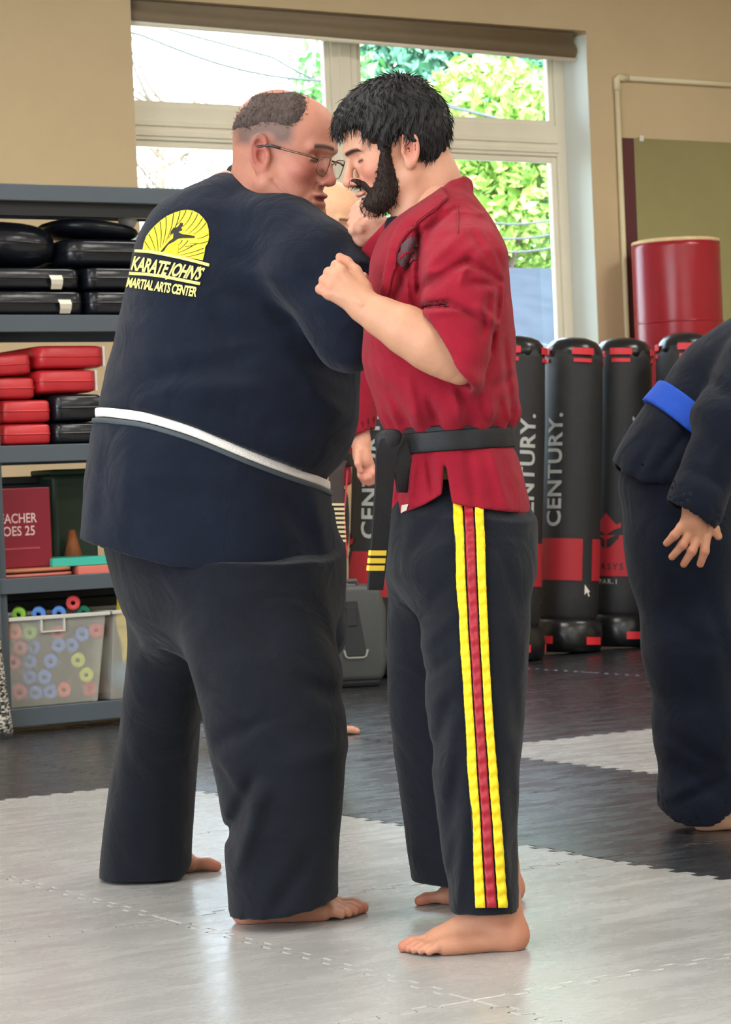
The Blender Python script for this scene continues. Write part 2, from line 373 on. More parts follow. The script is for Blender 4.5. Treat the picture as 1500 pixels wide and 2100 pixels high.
# neighbouring house
HY = 17.2; hs = empty('house', (onY(1120, 700, HY).x, HY, -.5)); M_sid = mat('pale siding', (120, 126, 132), .9, .1); M_roof = mat('grey shingle roof', (46, 54, 64), 1.0, .03, noise=5, var=.15)
hz = onY(1100, 556, HY + 1.2).z + .5
MB().bb(-1.0, 4.5, 0, 2.6, 0, hz - .75).build('wall', M_sid, hs)
MB().add([(-1.3, -.3, hz - .85), (4.8, -.3, hz - .85), (4.8, 1.3, hz), (-1.3, 1.3, hz)], [(0, 1, 2, 3)]).build('roof', M_roof, hs, solid=.08)
MB().add([(-1.3, 2.9, hz - .85), (4.8, 2.9, hz - .85), (4.8, 1.3, hz), (-1.3, 1.3, hz)], [(0, 1, 2, 3)]).build('roof', M_roof, hs, solid=.08)
MB().bb(-1.35, 4.85, -.4, -.3, hz - .95, hz - .83).build('gutter', M_sid, hs)
tag(hs, 'white neighbouring house with grey roof low outside the window', 'house')
car = empty('parked_trailer', (onY(1085, 690, 14.2).x, 14.2, -.5)); tz = onY(1090, 640, 14.2).z + .5
MB().add([(-.9, 0, 0), (1.6, 0, 0), (1.6, 0, tz - .5), (-.9, 0, tz), (-.9, 1.8, 0), (1.6, 1.8, 0), (1.6, 1.8, tz - .5), (-.9, 1.8, tz)],
         [(0, 1, 2, 3), (7, 6, 5, 4), (3, 2, 6, 7), (0, 3, 7, 4), (1, 5, 6, 2), (0, 4, 5, 1)]).build('body', mat('grey trailer panel', (66, 74, 84), .95, .05), car, bevel=.05)
tag(car, 'pale slope-topped trailer parked outside below the window', 'trailer')
M_wire = mat('dark wire', (60, 64, 66), .7)
for (a, b_, Y, lab) in (((290, 72), (700, 168), 19, 'overhead cable sloping down across the upper left pane'),
                       ((560, 118), (760, 172), 20, 'shorter overhead cable above the glasses of the older man'),
                       ((900, 433), (1180, 441), 18.5, 'highest of three cables crossing the lower right pane'),
                       ((900, 464), (1180, 470), 18.5, 'middle of three cables crossing the lower right pane'),
                       ((900, 492), (1180, 497), 18.5, 'lowest of three cables crossing the lower right pane')):
    p, q = onY(*a, Y), onY(*b_, Y); dv = q - p; pts = [p + dv * (t / 8) - Vector((0, 0, .1 * math.sin(math.pi * t / 8))) for t in range(9)]
    pts = [p - dv * 2.0] + pts + [q + dv * 2.0]
    tag(MB().tube(pts, .011, 6).build('overhead_cable', M_wire), lab, 'cable', 'cables outside the window')
pole = MB().cyl((onY(290, 72, 19).x - 16.0, 19.1, -.55), (onY(290, 72, 19).x - 16.0, 19.1, 9), .12).build('utility_pole', M_bark)
tag(pole, 'wooden utility pole standing left of the window view', 'pole')

# ------------------------------------------------------------------ floor of interlocking mats
struct_floor = struct(MB().bb(RX0, RX1, RY0, WALLY, -.12, -.02).build('floor', mat('concrete floor', (90, 90, 88), .9)))
TS = 1.18; NT = 15; per = TS / NT
def tooth(t):
    if t < per * .9 or t > TS - per * .9: return 0
    ph = (t / per) % 1.0
    if ph < .42: return -1
    if ph < .50: return -1 + (ph - .42) / .08 * 2
    if ph < .92: return 1
    return 1 - (ph - .92) / .08 * 2
ts = sorted(set([round((k + q) * per, 6) for k in range(NT) for q in (.0, .42, .50, .92)] + [round(per * .9, 6), round(per * .9 - .001, 6), round(TS - per * .9, 6), round(TS - per * .9 + .001, 6)]))
A = .013
loop = []
for t in ts: loop.append((t, A * tooth(t)))                       # bottom, left to right
for t in ts: loop.append((TS + A * tooth(t), t))                  # right
for t in reversed(ts): loop.append((t + 0, TS + A * tooth(t)))    # top
for t in reversed(ts): loop.append((A * tooth(t), t))
cxy = TS / 2
loop = [(cxy + (x - cxy) * .9972, cxy + (y - cxy) * .9972) for x, y in loop]
n = len(loop); ins = [(cxy + (x - cxy) * .9955, cxy + (y - cxy) * .9955) for x, y in loop]
tv = [(x, y, -.0195) for x, y in loop] + [(x, y, -.0035) for x, y in loop] + [(x, y, 0) for x, y in ins]
tf = [(i, (i + 1) % n, n + (i + 1) % n, n + i) for i in range(n)] + [(n + i, n + (i + 1) % n, 2 * n + (i + 1) % n, 2 * n + i) for i in range(n)] + [tuple(range(2 * n, 3 * n))]
tile_me = bpy.data.meshes.new('mat_tile'); tile_me.from_pydata(tv, [], tf); tile_me.update(); tile_me.materials.append(None)
def mat_mat(name, c, var, rough):
    m = bpy.data.materials.new(name); m.use_nodes = True; nn = m.node_tree.nodes; k = m.node_tree.links; b = nn['Principled BSDF']
    b.inputs['Specular IOR Level'].default_value = .5
    tc = nn.new('ShaderNodeNewGeometry'); mp = nn.new('ShaderNodeMapping'); mp.inputs['Scale'].default_value = (1.4, 4.5, 1); k.new(tc.outputs['Position'], mp.inputs[0])
    t = nn.new('ShaderNodeTexNoise'); t.inputs['Scale'].default_value = 3.2; t.inputs['Detail'].default_value = 8; t.inputs['Roughness'].default_value = .62; t.inputs['Distortion'].default_value = .6; k.new(mp.outputs[0], t.inputs['Vector'])
    t3 = nn.new('ShaderNodeTexNoise'); t3.inputs['Scale'].default_value = 1.3; t3.inputs['Detail'].default_value = 3; k.new(tc.outputs['Position'], t3.inputs['Vector'])
    mx = nn.new('ShaderNodeMath'); mx.operation = 'ADD'; k.new(t.outputs['Fac'], mx.inputs[0]); k.new(t3.outputs['Fac'], mx.inputs[1])
    rp = nn.new('ShaderNodeMapRange'); rp.inputs[1].default_value = .7; rp.inputs[2].default_value = 1.3; rp.inputs[3].default_value = 1 - var; rp.inputs[4].default_value = 1 + var; k.new(mx.outputs[0], rp.inputs[0])
    hv = nn.new('ShaderNodeHueSaturation'); hv.inputs['Color'].default_value = srgb(c); k.new(rp.outputs[0], hv.inputs['Value']); k.new(hv.outputs[0], b.inputs['Base Color'])
    rr = nn.new('ShaderNodeMapRange'); rr.inputs[1].default_value = .3; rr.inputs[2].default_value = .7; rr.inputs[3].default_value = rough - .07; rr.inputs[4].default_value = rough + .1; k.new(t.outputs['Fac'], rr.inputs[0]); k.new(rr.outputs[0], b.inputs['Roughness'])
    t2 = nn.new('ShaderNodeTexNoise'); t2.inputs['Scale'].default_value = 22; t2.inputs['Detail'].default_value = 5; k.new(mp.outputs[0], t2.inputs['Vector'])
    bp = nn.new('ShaderNodeBump'); bp.inputs['Strength'].default_value = .2; bp.inputs['Distance'].default_value = .004; k.new(t2.outputs['Fac'], bp.inputs['Height']); k.new(bp.outputs[0], b.inputs['Normal'])
    return m
M_mg = mat_mat('light grey foam mat', (162, 162, 161), .06, .25); M_mk = mat_mat('black foam mat', (44, 45, 48), .14, .25)
for i in range(-5, 8):
    for j in range(-5, 7):
        x0 = 3.70 + i * TS; y0 = 3.74 + j * TS
        if x0 < RX0 - .02 or x0 + TS > RX1 + .02 or y0 < RY0 or y0 + TS > WALLY - .02: continue
        black = (j >= 3) or (i == 0)
        o = bpy.data.objects.new('mat_tile', tile_me); C.objects.link(o); o.location = (x0, y0, 0); o.parent = struct_floor
        o.material_slots[0].link = 'OBJECT'; o.material_slots[0].material = M_mk if black else M_mg
# ================================================================== freestanding bags
M_bagk = mat('black woven bag cover', (40, 41, 44), .55, .4, bump=(220, .25), noise=30, var=.15)
M_bagv = mat('black vinyl', (26, 27, 30), .28, .5, noise=9, var=.1, bump=(14, .25))
M_bagr = mat('red bag print', (176, 40, 52), .55, .4, bump=(220, .2))
M_bagt = mat('silver grey print', (176, 178, 176), .5)
M_strapr = mat('red webbing', (214, 44, 56), .5)
BR, BH = .16, 1.645
def wrap(r, a0, vs, z0, flip=1):
    """lettering/print coordinates (s along circumference, z) -> on the bag"""
    return [(r * math.cos(a0 + s / r), r * math.sin(a0 + s / r), z0 + z) for s, z in vs]
def rect_wrap(mb, r, a0, s0, s1, z0, z1, n=8):
    pts = [(s0 + (s1 - s0) * i / n, z) for z in (z0, z1) for i in range(n + 1)]
    mb.add(wrap(r, a0, pts, 0), [(i, i + 1, n + 2 + i, n + 1 + i) for i in range(n)])
def standing_bag(loc, face, lean, label, grp='black freestanding bags along the wall'):
    """face: world angle (radians) that the CENTURY lettering looks to"""
    b = empty('punching_bag', loc); b.rotation_euler = (0, lean, 0)
    fr = lambda a, z: 1 + .012 * math.sin(5 * a + z * 9) + .006 * math.sin(11 * a - z * 4)
    MB().lathe([(.13, 0), (.172, .01), (.185, .05), (.188, .10), (.175, .155), (.15, .18)], n=40, fr=lambda a, z: 1 + .02 * math.sin(6 * a + z * 30)).build('base', M_bagv, b, smooth=True)
    MB().lathe([(.14, .15), (.158, .2), (BR, .3), (BR, 1.2), (BR * .99, BH - .1), (BR * .95, BH - .05)], n=40, fr=fr).build('body', M_bagk, b, smooth=True)
    MB().lathe([(BR * .965, BH - .085), (BR * .965, BH - .055), (BR * .9, BH - .025), (BR * .75, BH + .003), (BR * .45, BH + .022), (.01, BH + .03)], n=40, fr=lambda a, z: 1 + .012 * math.sin(14 * a)).build('top_cap', M_bagv, b, smooth=True)
    for k in range(4):                               # carry handles at the top
        a0 = face + .9 + k * math.pi / 2
        m = MB(); rect_wrap(m, BR * .99 + .006, a0, -.06, .06, BH - .075, BH - .04); m.build('handle', M_strapr, b, solid=.008)
        m = MB(); rect_wrap(m, BR * .99 + .004, a0, -.05, .05, BH - .115, BH - .095); m.build('handle_stitch', M_strapr, b, solid=.004)
        m = MB(); rect_wrap(m, .189, a0 + .5, -.05, .06, .045, .085); m.build('base_patch', M_strapr, b, solid=.006)
    r = BR * 1.018 + .001
    ch = .085                                        # lettering runs up the bag
    vs, fs = text_tris('CENTURY.', size=.125, bold=.003, cut=.02, spacing=1.06)
    w = max(v[0] for v in vs); sc = .60 / w
    vs = [(-y * ch / .088, x * sc) for x, y in vs]   # rotate 90 degrees: x up the bag, y to the left
    # the s direction runs counter-clockwise seen from above = to the right for a viewer outside
    m = MB(); m.add(wrap(r, face, [(s + ch / 2, z) for s, z in vs], .66), fs); m.build('lettering', M_bagt, b)
    for (da, hw) in ((.16, .14), (.16 + 2.094, .14), (-1.14, .075)):      # red panels with dark gaps between them
        m = MB(); rect_wrap(m, r - .0005, face + da, -hw, hw, .38, .60, 14); m.build('panel_print', M_bagr, b)
    a0 = face - 1.14                                 # crest: diamond over a split chevron, and words
    vs, fs = poly_tris([[(0, .72), (-.06, .655), (-.085, .668), (-.085, .64), (-.05, .63), (0, .60), (.05, .63), (.085, .64), (.085, .668), (.06, .655)]], .02)
    m = MB(); m.add(wrap(r + .0005, a0, vs, 0), fs); m.build('crest_print', M_bagr, b)
    vs, fs = poly_tris([[(sg * .006, .53), (sg * .03, .54), (sg * .075, .585), (sg * .075, .61), (sg * .006, .575)] for sg in (1, -1)], .02)
    m = MB(); m.add(wrap(r + .0015, a0, vs, 0), fs); m.build('chevron_print', M_bagk, b)
    for txt, z, h, mm in (('VERSYS', .415, .036, M_bagk), ('SPAR.1', .34, .026, M_bagt)):
        vs, fs = text_tris(txt, size=h * 1.35, bold=.0006, cut=.02, spacing=1.35); w = max(v[0] for v in vs)
        m = MB(); m.add(wrap(r + .001, a0, [(x - w / 2, y) for x, y in vs], z), fs); m.build('lettering', mm, b)
    for k in (1,):
        m = MB(); q = face + .16 + 1.03
        for poly in ([(-.012, .36), (-.012, .305), (.0, .318), (.024, .322)], [(.004, .32), (.012, .32), (.022, .3), (.014, .296)]):
            m.add(wrap(r + .001, q, poly, 0), [tuple(range(4))])
        m.build('arrow_print', M_white, b)
    return tag(b, label, 'punching bag', grp)
def face_of(px): return math.atan2(-cf.y, -cf.x)      # angle looking back to the camera
FC = math.atan2(-cf.y, -cf.x)
LN = math.radians(4.4)
def bag_at(px, py):
    p = onZ(px, py, 0); return (p.x + .09, p.y + .155, .003)
standing_bag(bag_at(1050, 1360), FC + .42, LN, 'black bag with large grey lettering directly behind the back of the red jacket')
standing_bag(bag_at(1172, 1343), FC - .66, LN, 'black bag with grey lettering and a wide red panel, second along the wall')
standing_bag(bag_at(1283, 1331), FC + .5, LN * .8, 'black bag with red crest beside the blue-belted man')
standing_bag(bag_at(1415, 1332), FC + 2.2, LN * .8, 'black bag mostly hidden behind the blue-belted man', )
standing_bag(bag_at(782, 1392), FC - .45, LN, 'black bag glimpsed between the two sparring men')
# plain glossy bag left of it
g = onZ(715, 1390, 0); vb = empty('vinyl_bag', (g.x + .09, g.y + .5, .003))
MB().lathe([(.14, 0), (.17, .02), (.165, .12), (.11, .2), (.10, .32)], n=32).build('base', M_bagv, vb, smooth=True)
MB().lathe([(.10, .3), (.15, .33), (.155, .5), (.15, 1.25), (.14, 1.3), (.05, 1.33)], n=32, fr=lambda a, z: 1 + .02 * math.sin(3 * a + 7 * z)).build('body', M_bagv, vb, smooth=True)
MB().lathe([(.157, .78), (.16, .785), (.16, .80), (.157, .805)], n=32).build('seam_band', M_bagr, vb, smooth=True)
tag(vb, 'plain glossy black bag behind the belt of the bald man', 'punching bag')
# big red bag in the corner by the mirror
RBY = WALLY - .36
p0, p1 = onY(1301, 600, RBY), onY(1478, 600, RBY); rr = (p1.x - p0.x) / 2 * .80; rz = onY(1390, 495, RBY).z
rb = empty('red_heavy_bag', ((p0.x + p1.x) / 2, RBY, .003))
M_redv = mat('red vinyl', (158, 28, 44), .26, .5, noise=5, var=.1, bump=(10, .12)); M_cream = mat('cream worn edge', (226, 196, 150), .7, noise=14, var=.2)
MB().lathe([(rr * .9, 0), (rr, .03), (rr, rz - .05), (rr * .995, rz - .02)], n=48, fr=lambda a, z: 1 + .006 * math.sin(3 * a + z * 14)).build('body', M_redv, rb, smooth=True)
MB().lathe([(rr * .997, rz - .022), (rr * 1.003, rz - .012), (rr * .99, rz - .002), (rr * .9, rz + .004)], n=48).build('top_rim', M_cream, rb, smooth=True)
MB().lathe([(rr * .93, rz - .01), (rr * .6, rz + .012), (.01, rz + .018)], n=48).build('top', M_redv, rb, smooth=True)
for k in range(3): MB().lathe([(rr + .001, .7 + k * .55), (rr + .004, .706 + k * .55), (rr + .001, .712 + k * .55)], n=48).build('seam', M_redv, rb, smooth=True)
tag(rb, 'tall red vinyl heavy bag standing in front of the mirror', 'punching bag')
# grey wheeled hard case
p = onZ(748, 1412, 0); gc = empty('hard_case', (p.x + .06, p.y + .2, 0)); gc.rotation_euler = (0, 0, -YAW + .12)
M_case = mat('charcoal plastic case', (74, 76, 76), .42, .5, bump=(120, .15)); M_case2 = mat('dark case trim', (40, 42, 44), .5)
pts = [(-.13, .03), (.13, .03), (.15, .12), (.155, .36), (.13, .45), (.09, .47), (-.09, .47), (-.13, .45), (-.155, .36), (-.15, .12)]
me = MB(); me.v = [(x, -.14, z) for x, z in pts] + [(x, .14, z) for x, z in pts]; nn = len(pts)
me.f = [tuple(range(nn)), tuple(reversed(range(nn, 2 * nn)))] + [(i, nn + i, nn + (i + 1) % nn, (i + 1) % nn) for i in range(nn)]
me.build('shell', M_case, gc, bevel=.025, seg=4, smooth=True)
me = MB(); q = [(-.035, .40), (.02, .40), (.055, .16), (.04, .145), (-.03, .145), (-.045, .16)]
me.v = [(x, -.143, z) for x, z in q] + [(x, -.12, z) for x, z in q]; me.f = [tuple(range(6)), tuple(reversed(range(6, 12)))] + [(i, 6 + i, 6 + (i + 1) % 6, (i + 1) % 6) for i in range(6)]
me.build('front_panel', M_case2, gc, bevel=.003)
MB().tube([(-.05, -.146, .175), (-.042, -.148, .145), (-.03, -.148, .138), (.04, -.148, .138), (.052, -.148, .145), (.06, -.146, .175)], .0055, 8).build('panel_lip', mat('worn grey edge', (150, 150, 142), .5), gc, smooth=True)
MB().box((-.008, -.146, .33), (.05, .008, .09)).build('badge', M_case2, gc, bevel=.003)
MB().bb(-.12, .12, -.12, .12, 0, .05).build('foot', M_case2, gc, bevel=.02)
MB().tube([(-.05, -.05, .46), (-.045, -.05, .49), (.03, -.05, .49), (.035, -.05, .46)], .011, 8).build('handle', M_case, gc, smooth=True)
tag(gc, 'charcoal plastic hard case on the black mats between the men', 'case')

# ================================================================== shelving unit
SHY = 9.26; SX0 = onY(-4, 1000, SHY).x; SX1 = onY(560, 1000, SHY).x; SD = .60
def zs(py, px=60): return onY(px, py, SHY).z
M_steel = mat('blue grey steel', (78, 88, 97), .42, .5, metal=.0, noise=5, var=.05); M_steelk = mat('black wire deck', (28, 30, 34), .5)
su = empty('shelving_unit', (0, 0, 0))
LV = [(378, 412), (646, 681), (913, 948), (1184, 1216), (1451, 1489)]
LZ = [(zs(a), zs(b)) for a, b in LV]
for x in (SX0, SX1):
    for y in (SHY + .012, SHY + SD - .012):
        m = MB(); m.bb(x - .022, x + .022, y - .003, y + .003, 0, LZ[0][0] - .002); sgn = 1 if x == SX0 else -1; m.bb(x - .022 * 1, x - .018, y - .03, y + .03, 0, LZ[0][0] - .002); m.build('post', M_steel, su)
for (z1, z0) in LZ:
    for y in (SHY, SHY + SD): MB().bb(SX0 - .02, SX1 + .02, y - .01 if y == SHY else y - .002, y + .002 if y == SHY else y + .01, z0, z1).build('beam', M_steel, su, bevel=.003)
    for x in (SX0, SX1): MB().bb(x - .018, x + .018, SHY + .004, SHY + SD - .004, z0, z1).build('side_beam', M_steel, su, bevel=.002)
    m = MB(); m.bb(SX0 + .02, SX1 - .02, SHY + .004, SHY + SD - .004, z1 - .012, z1 - .004); m.build('shelf_board', M_steelk, su)
# the dark rail under the top beam
MB().bb(SX0, SX1, SHY + .03, SHY + .06, zs(440), LZ[0][1] + .002).build('lower_rail', M_steelk, su)
tag(su, 'grey steel shelving unit loaded with pads and bins at the left', 'shelf')
def frect(x0, x1, y0, y1, Y): 
    a = onY(x0, (y0 + y1) / 2, Y); b = onY(x1, (y0 + y1) / 2, Y); t = onY((x0 + x1) / 2, y0, Y); u = onY((x0 + x1) / 2, y1, Y)
    return a.x, b.x, u.z, t.z
M_padk = mat('black glossy pad vinyl', (22, 25, 32), .22, .5, noise=7, var=.15, bump=(9, .3)); M_padr = mat('red pad vinyl', (196, 44, 52), .34, .5, noise=7, var=.08, bump=(18, .3))
M_tagw = mat('white cloth tag', (226, 214, 196), .7); M_stitch = mat('white stitched edge', (232, 226, 220), .7)
def pad(name, x0, x1, y0, y1, label, m, grp, dep=.46, Y=SHY + .02, z0=None, z1=None, pw=9, tilt=0, pinch=.06, tagpx=None, edge=False, cat='pad'):
    X0, X1, Z0, Z1 = frect(x0, x1, y0, y1, Y); Z0 = Z0 if z0 is None else z0; Z1 = Z1 if z1 is None else z1
    t = empty(name, ((X0 + X1) / 2, Y + dep / 2, Z0)); t.rotation_euler = (0, tilt, 0)
    mb = MB(); pillow(mb, (0, 0, (Z1 - Z0) / 2), (X1 - X0, dep, Z1 - Z0), pw, 14, pinch=pinch); mb.build('cover', m, t, smooth=True)
    hw = (X1 - X0) / 2; hd = dep / 2; sgp = lambda v: math.copysign(abs(v) ** (2 / pw), v)     # piped seam round the middle
    mb = MB(); lp_ = [(hw * sgp(math.cos(a)), hd * sgp(math.sin(a)), (Z1 - Z0) / 2) for a in [2 * math.pi * (q + .5) / 64 for q in range(64)]]; mb.tube(lp_ + [lp_[0]], .0035, 6, cap=False)
    mb.build('piping', m, t, smooth=True)
    if edge: MB().bb(hw - .004, hw + .006, -dep / 2 * .9, -dep / 2 * .8, .01, Z1 - Z0 - .005).build('stitched_edge', M_stitch, t)
    if tagpx:
        q = onY(*tagpx, Y - .004); w = .055
        g = [[(q.x - t.location.x + dx, -dep / 2 - .012 - .012 * math.sin(k * 1.3), q.z - t.location.z - k * .018) for dx in (-w / 2 + .01 * k * .3, w / 2)] for k in range(4)]
        MB().sheet(g).build('tag', M_tagw, t, solid=.002)
    return tag(t, label, cat, grp)
G1 = 'black kicking shields on the upper shelf'
zb = LZ[1][0]
L1, L2 = zs(592), zs(545)
pad('kick_shield', -30, 178, 594, 644, 'black vinyl shield with a white tag at the bottom of its stack', M_padk, G1, z0=zb, z1=L1, dep=.5, tagpx=(130, 615))
pad('kick_shield', 182, 330, 594, 644, 'black vinyl shield at the bottom right beside the logo jacket', M_padk, G1, z0=zb, z1=L1, dep=.5)
pad('kick_shield', -30, 170, 545, 592, 'black vinyl shield with a crumpled white tag, second up', M_padk, G1, z0=L1, z1=L2, dep=.48, tagpx=(112, 565))
pad('kick_shield', 178, 330, 540, 592, 'black vinyl shield second up beside the logo jacket', M_padk, G1, z0=L1, z1=L2 + .005, dep=.48)
pad('kick_shield', -60, 140, 442, 545, 'bulging black vinyl shield on top of the left stack', M_padk, G1, z0=L2, z1=zs(445), dep=.45, pw=2.6, tilt=.05)
pad('kick_shield', 135, 330, 480, 540, 'black vinyl shield on top of the right stack', M_padk, G1, z0=L2 + .005, z1=zs(482), dep=.45, pw=6)
pad('kick_shield', 133, 310, 438, 484, 'slanting black vinyl shield highest on the right stack', M_padk, G1, z0=zs(482), z1=zs(440), dep=.42, pw=2.6, tilt=.1)
q = onY(300, 452, SHY + .05); cb = MB(); pillow(cb, (0, 0, .03), (.07, .1, .07), 2.2, 8, pinch=.2); cbo = cb.build('crumpled_lump', M_stitch, smooth=True); cbo.location = (q.x, SHY + .22, zs(440) - .012 + 0); tag(cbo, 'small crumpled white lump above the shields', 'bag')
cbo.location.z = onY(300, 468, SHY + .2).z  # small crumpled white shape set above the shields
G2 = 'red striking pads on the second shelf'
zb = LZ[2][0]; za, zc = zs(867), zs(818)
pad('strike_pad', 4, 110, 868, 910, 'bright red striking pad lying lowest in the front stack', M_padr, G2, z0=zb, z1=za)
pad('strike_pad', 3, 109, 821, 866, 'red striking pad second from the bottom of the front stack', M_padr, G2, z0=za, z1=zc)
pad('strike_pad', -40, 77, 772, 818, 'red striking pad third from the bottom, creased across', M_padr, G2, z0=zc, z1=zs(772, 20))
pad('strike_pad', -45, 70, 722, 770, 'tilted red striking pad on top at the left edge', M_padr, G2, z0=zs(771, 20), z1=zs(724, 20), tilt=-.06)
G3 = 'black striking pads on the second shelf'
pad('strike_pad', 112, 215, 862, 908, 'black striking pad lying lowest beside the red stack', M_padk, G3, z0=zb, z1=za)
pad('strike_pad', 112, 218, 806, 862, 'black striking pad directly under the red ones on the right', M_padk, G3, z0=za, z1=zs(806, 160))
pad('strike_pad', 79, 202, 755, 803, 'red striking pad with white stitched edge, lower of two on the right', M_padr, G2, z0=zs(805, 160), z1=zs(756, 140), edge=True)
pad('strike_pad', 78, 218, 704, 752, 'red striking pad with white stitched edge, topmost on the right', M_padr, G2, z0=zs(755, 140), z1=zs(706, 140), edge=True, dep=.5)
# third shelf: binder, folders, blocks
zb = LZ[3][0] - .004
X0, X1, Z0, Z1 = frect(-40, 107, 985, 1157, SHY + .10)
bi = empty('red_sign_board', ((X0 + X1) / 2, SHY + .12, zs(1150) - .0)); 
M_bind = mat('dark red plastic board', (134, 26, 48), .35, .5)
h = Z1 - bi.location.z
MB().bb(-(X1 - X0) / 2, (X1 - X0) / 2, -.012, .06, 0, h).build('cover', M_bind, bi, bevel=.006)
for txt, yy in (('TEACHER', 1062), ('DOES 25', 1088)):
    pz = onY(60, yy, SHY + .1).z; a = onY(1 if txt[0] == 'T' else 2, yy, SHY + .1).x; wpx = (78, 76)[txt[0] == 'D'] 
    e = onY(77 if txt[0] == 'T' else 73, yy, SHY + .1).x; a = onY(-13 if txt[0] == 'T' else -10, yy, SHY + .1).x
    vs, fs = text_tris(txt, size=.06, bold=.0009); w = max(v[0] for v in vs)
    m = MB(); m.add([(a - bi.location.x + x * (e - a) / w, -.0135, pz - bi.location.z + y * .9 + .012) for x, y in vs], fs); m.build('lettering', mat('pale pink lettering', (226, 190, 190), .6), bi)
MB().bb(-.10, .10, -.0145, -.012, .075, .082).build('printed_rule', mat('rose line', (180, 70, 80), .6), bi)
tag(bi, 'dark red board with white capital lettering standing on the third shelf', 'sign')
FO = mat('orange brown leather', (188, 120, 84), .55, noise=8, var=.1); FP = mat('salmon vinyl', (196, 112, 100), .5)
for k, (mm, lab, z) in enumerate(((FP, 'salmon folded mat lying under the dark red board', zb), (FO, 'orange brown folded mat on top of the salmon one', zb + .02))):
    X0, X1, _, _ = frect(-30, 163 - k * 2, 1150, 1175, SHY + .03); m = MB(); pillow(m, (0, 0, .0095), (X1 - X0, .42, .019), 6, 12, pinch=.1)
    o = m.build('folded_mat', mm, smooth=True); o.location = ((X0 + X1) / 2, SHY + .25, z); tag(o, lab, 'mat', 'folded mats on the third shelf')
bi.location.z = zb + .0395
for (x0, x1, y0, y1, c, lab, z0, dep) in ((166, 236, 1150, 1170, (222, 120, 104), 'coral foam block under the teal one', zb, .28), (118, 230, 1131, 1152, (60, 190, 168), 'teal foam block on top of the coral one', None, .3)):
    X0, X1, Z0, Z1 = frect(x0, x1, y0, y1, SHY + .05); zz = zb if z0 is not None else zb + .036
    o = MB().bb(-(X1 - X0) / 2, (X1 - X0) / 2, -dep / 2, dep / 2, 0, .035).build('foam_block', mat('foam ' + lab, c, .7), bevel=.004); o.location = ((X0 + X1) / 2, SHY + .05 + dep / 2 + (0 if z0 else .02), zz); o.rotation_euler = (0, 0, -.06)
    tag(o, lab, 'block', 'foam blocks on the third shelf')
gx0, gx1, _, gz = frect(100, 190, 962, 1140, SHY + .42)
gb = empty('storage_tub', ((gx0 + gx1) / 2, SHY + .46, zb)); M_tub = mat('dark green plastic', (24, 50, 36), .5, .5)
MB().bb(-(gx1 - gx0) / 2, (gx1 - gx0) / 2, -.09, .1, 0, gz - zb - .02).build('body', M_tub, gb, bevel=.02, seg=3)
MB().bb(-(gx1 - gx0) / 2 - .01, (gx1 - gx0) / 2 + .01, -.1, .11, gz - zb - .025, gz - zb).build('lid', M_tub, gb, bevel=.008)
tag(gb, 'dark green plastic tub at the back of the third shelf', 'tub')
cx = onY(140, 1100, SHY + .35).x
o = MB().cyl((0, 0, 0), (0, 0, .14), .045, .012, 16).build('training_cone', mat('brown orange cone', (150, 84, 44), .6), smooth=True); o.location = (cx, SHY + .31, zb + .0395); tag(o, 'small dull orange cone in front of the green tub', 'cone')
# fourth shelf: two translucent bins with pool noodles and cloth
def frosted(name, a):
    m = bpy.data.materials.new(name); m.use_nodes = True; n_ = m.node_tree.nodes; k = m.node_tree.links; b = n_['Principled BSDF']
    b.inputs['Base Color'].default_value = srgb((226, 224, 214)); b.inputs['Roughness'].default_value = .4
    tr = n_.new('ShaderNodeBsdfTransparent'); mx = n_.new('ShaderNodeMixShader'); mx.inputs[0].default_value = a
    k.new(tr.outputs[0], mx.inputs[1]); k.new(b.outputs[0], mx.inputs[2]); k.new(mx.outputs[0], n_['Material Output'].inputs[0]); return m
M_bin = frosted('frosted clear plastic', .38); M_rim = frosted('milky plastic rim', .85)
zb = LZ[4][0] - .004
def bin_(x0t, x1t, x0b, x1b, ytop, label, dep=.44):
    Y = SHY + .03; a, b2, _, zt = frect(x0t, x1t, ytop, ytop + 10, Y); c, d, _, _ = frect(x0b, x1b, 1440, 1445, Y); H = zt - zb; t = empty('storage_bin', ((c + d) / 2, Y + dep / 2, zb)); ox = (c + d) / 2
    a -= ox; b2 -= ox; c -= ox; d -= ox; h = dep / 2
    vs = [(c, -h + .02, 0), (d, -h + .02, 0), (d, h - .02, 0), (c, h - .02, 0), (a + .012, -h, H), (b2 - .012, -h, H), (b2 - .012, h, H), (a + .012, h, H)]
    MB().add(vs, [(3, 2, 1, 0), (0, 1, 5, 4), (1, 2, 6, 5), (2, 3, 7, 6), (3, 0, 4, 7)]).build('body', M_bin, t, bevel=.006)
    m = MB(); m.bb(a, b2, -h - .014, -h + .004, H - .012, H + .004); m.bb(a, b2, h - .004, h + .014, H - .012, H + .004); m.bb(a, a + .016, -h, h, H - .012, H + .004); m.bb(b2 - .016, b2, -h, h, H - .012, H + .004); m.build('rim', M_rim, t, bevel=.003)
    w = (b2 - a); m = MB(); m.bb(-.055, -.049, -h - .012, -h + .002, H - .06, H - .012); m.bb(.045, .051, -h - .012, -h + .002, H - .06, H - .012); m.bb(-.055, .051, -h - .012, -h + .002, H - .064, H - .058); m.build('handle', M_rim, t)
    tag(t, label, 'bin', 'translucent bins on the bottom shelf'); return t
bin1 = bin_(15, 224, 22, 206, 1262, 'frosted clear bin full of coloured pool noodles on the bottom shelf')
bin2 = bin_(228, 420, 232, 412, 1247, 'frosted clear bin with yellow cloth behind the black trousers')
NC = {'b': (92, 140, 216), 'g': (140, 190, 70), 'r': (222, 82, 82), 'o': (232, 104, 84), 'y': (206, 216, 80), 'p': (200, 110, 130), 'd': (24, 110, 84)}
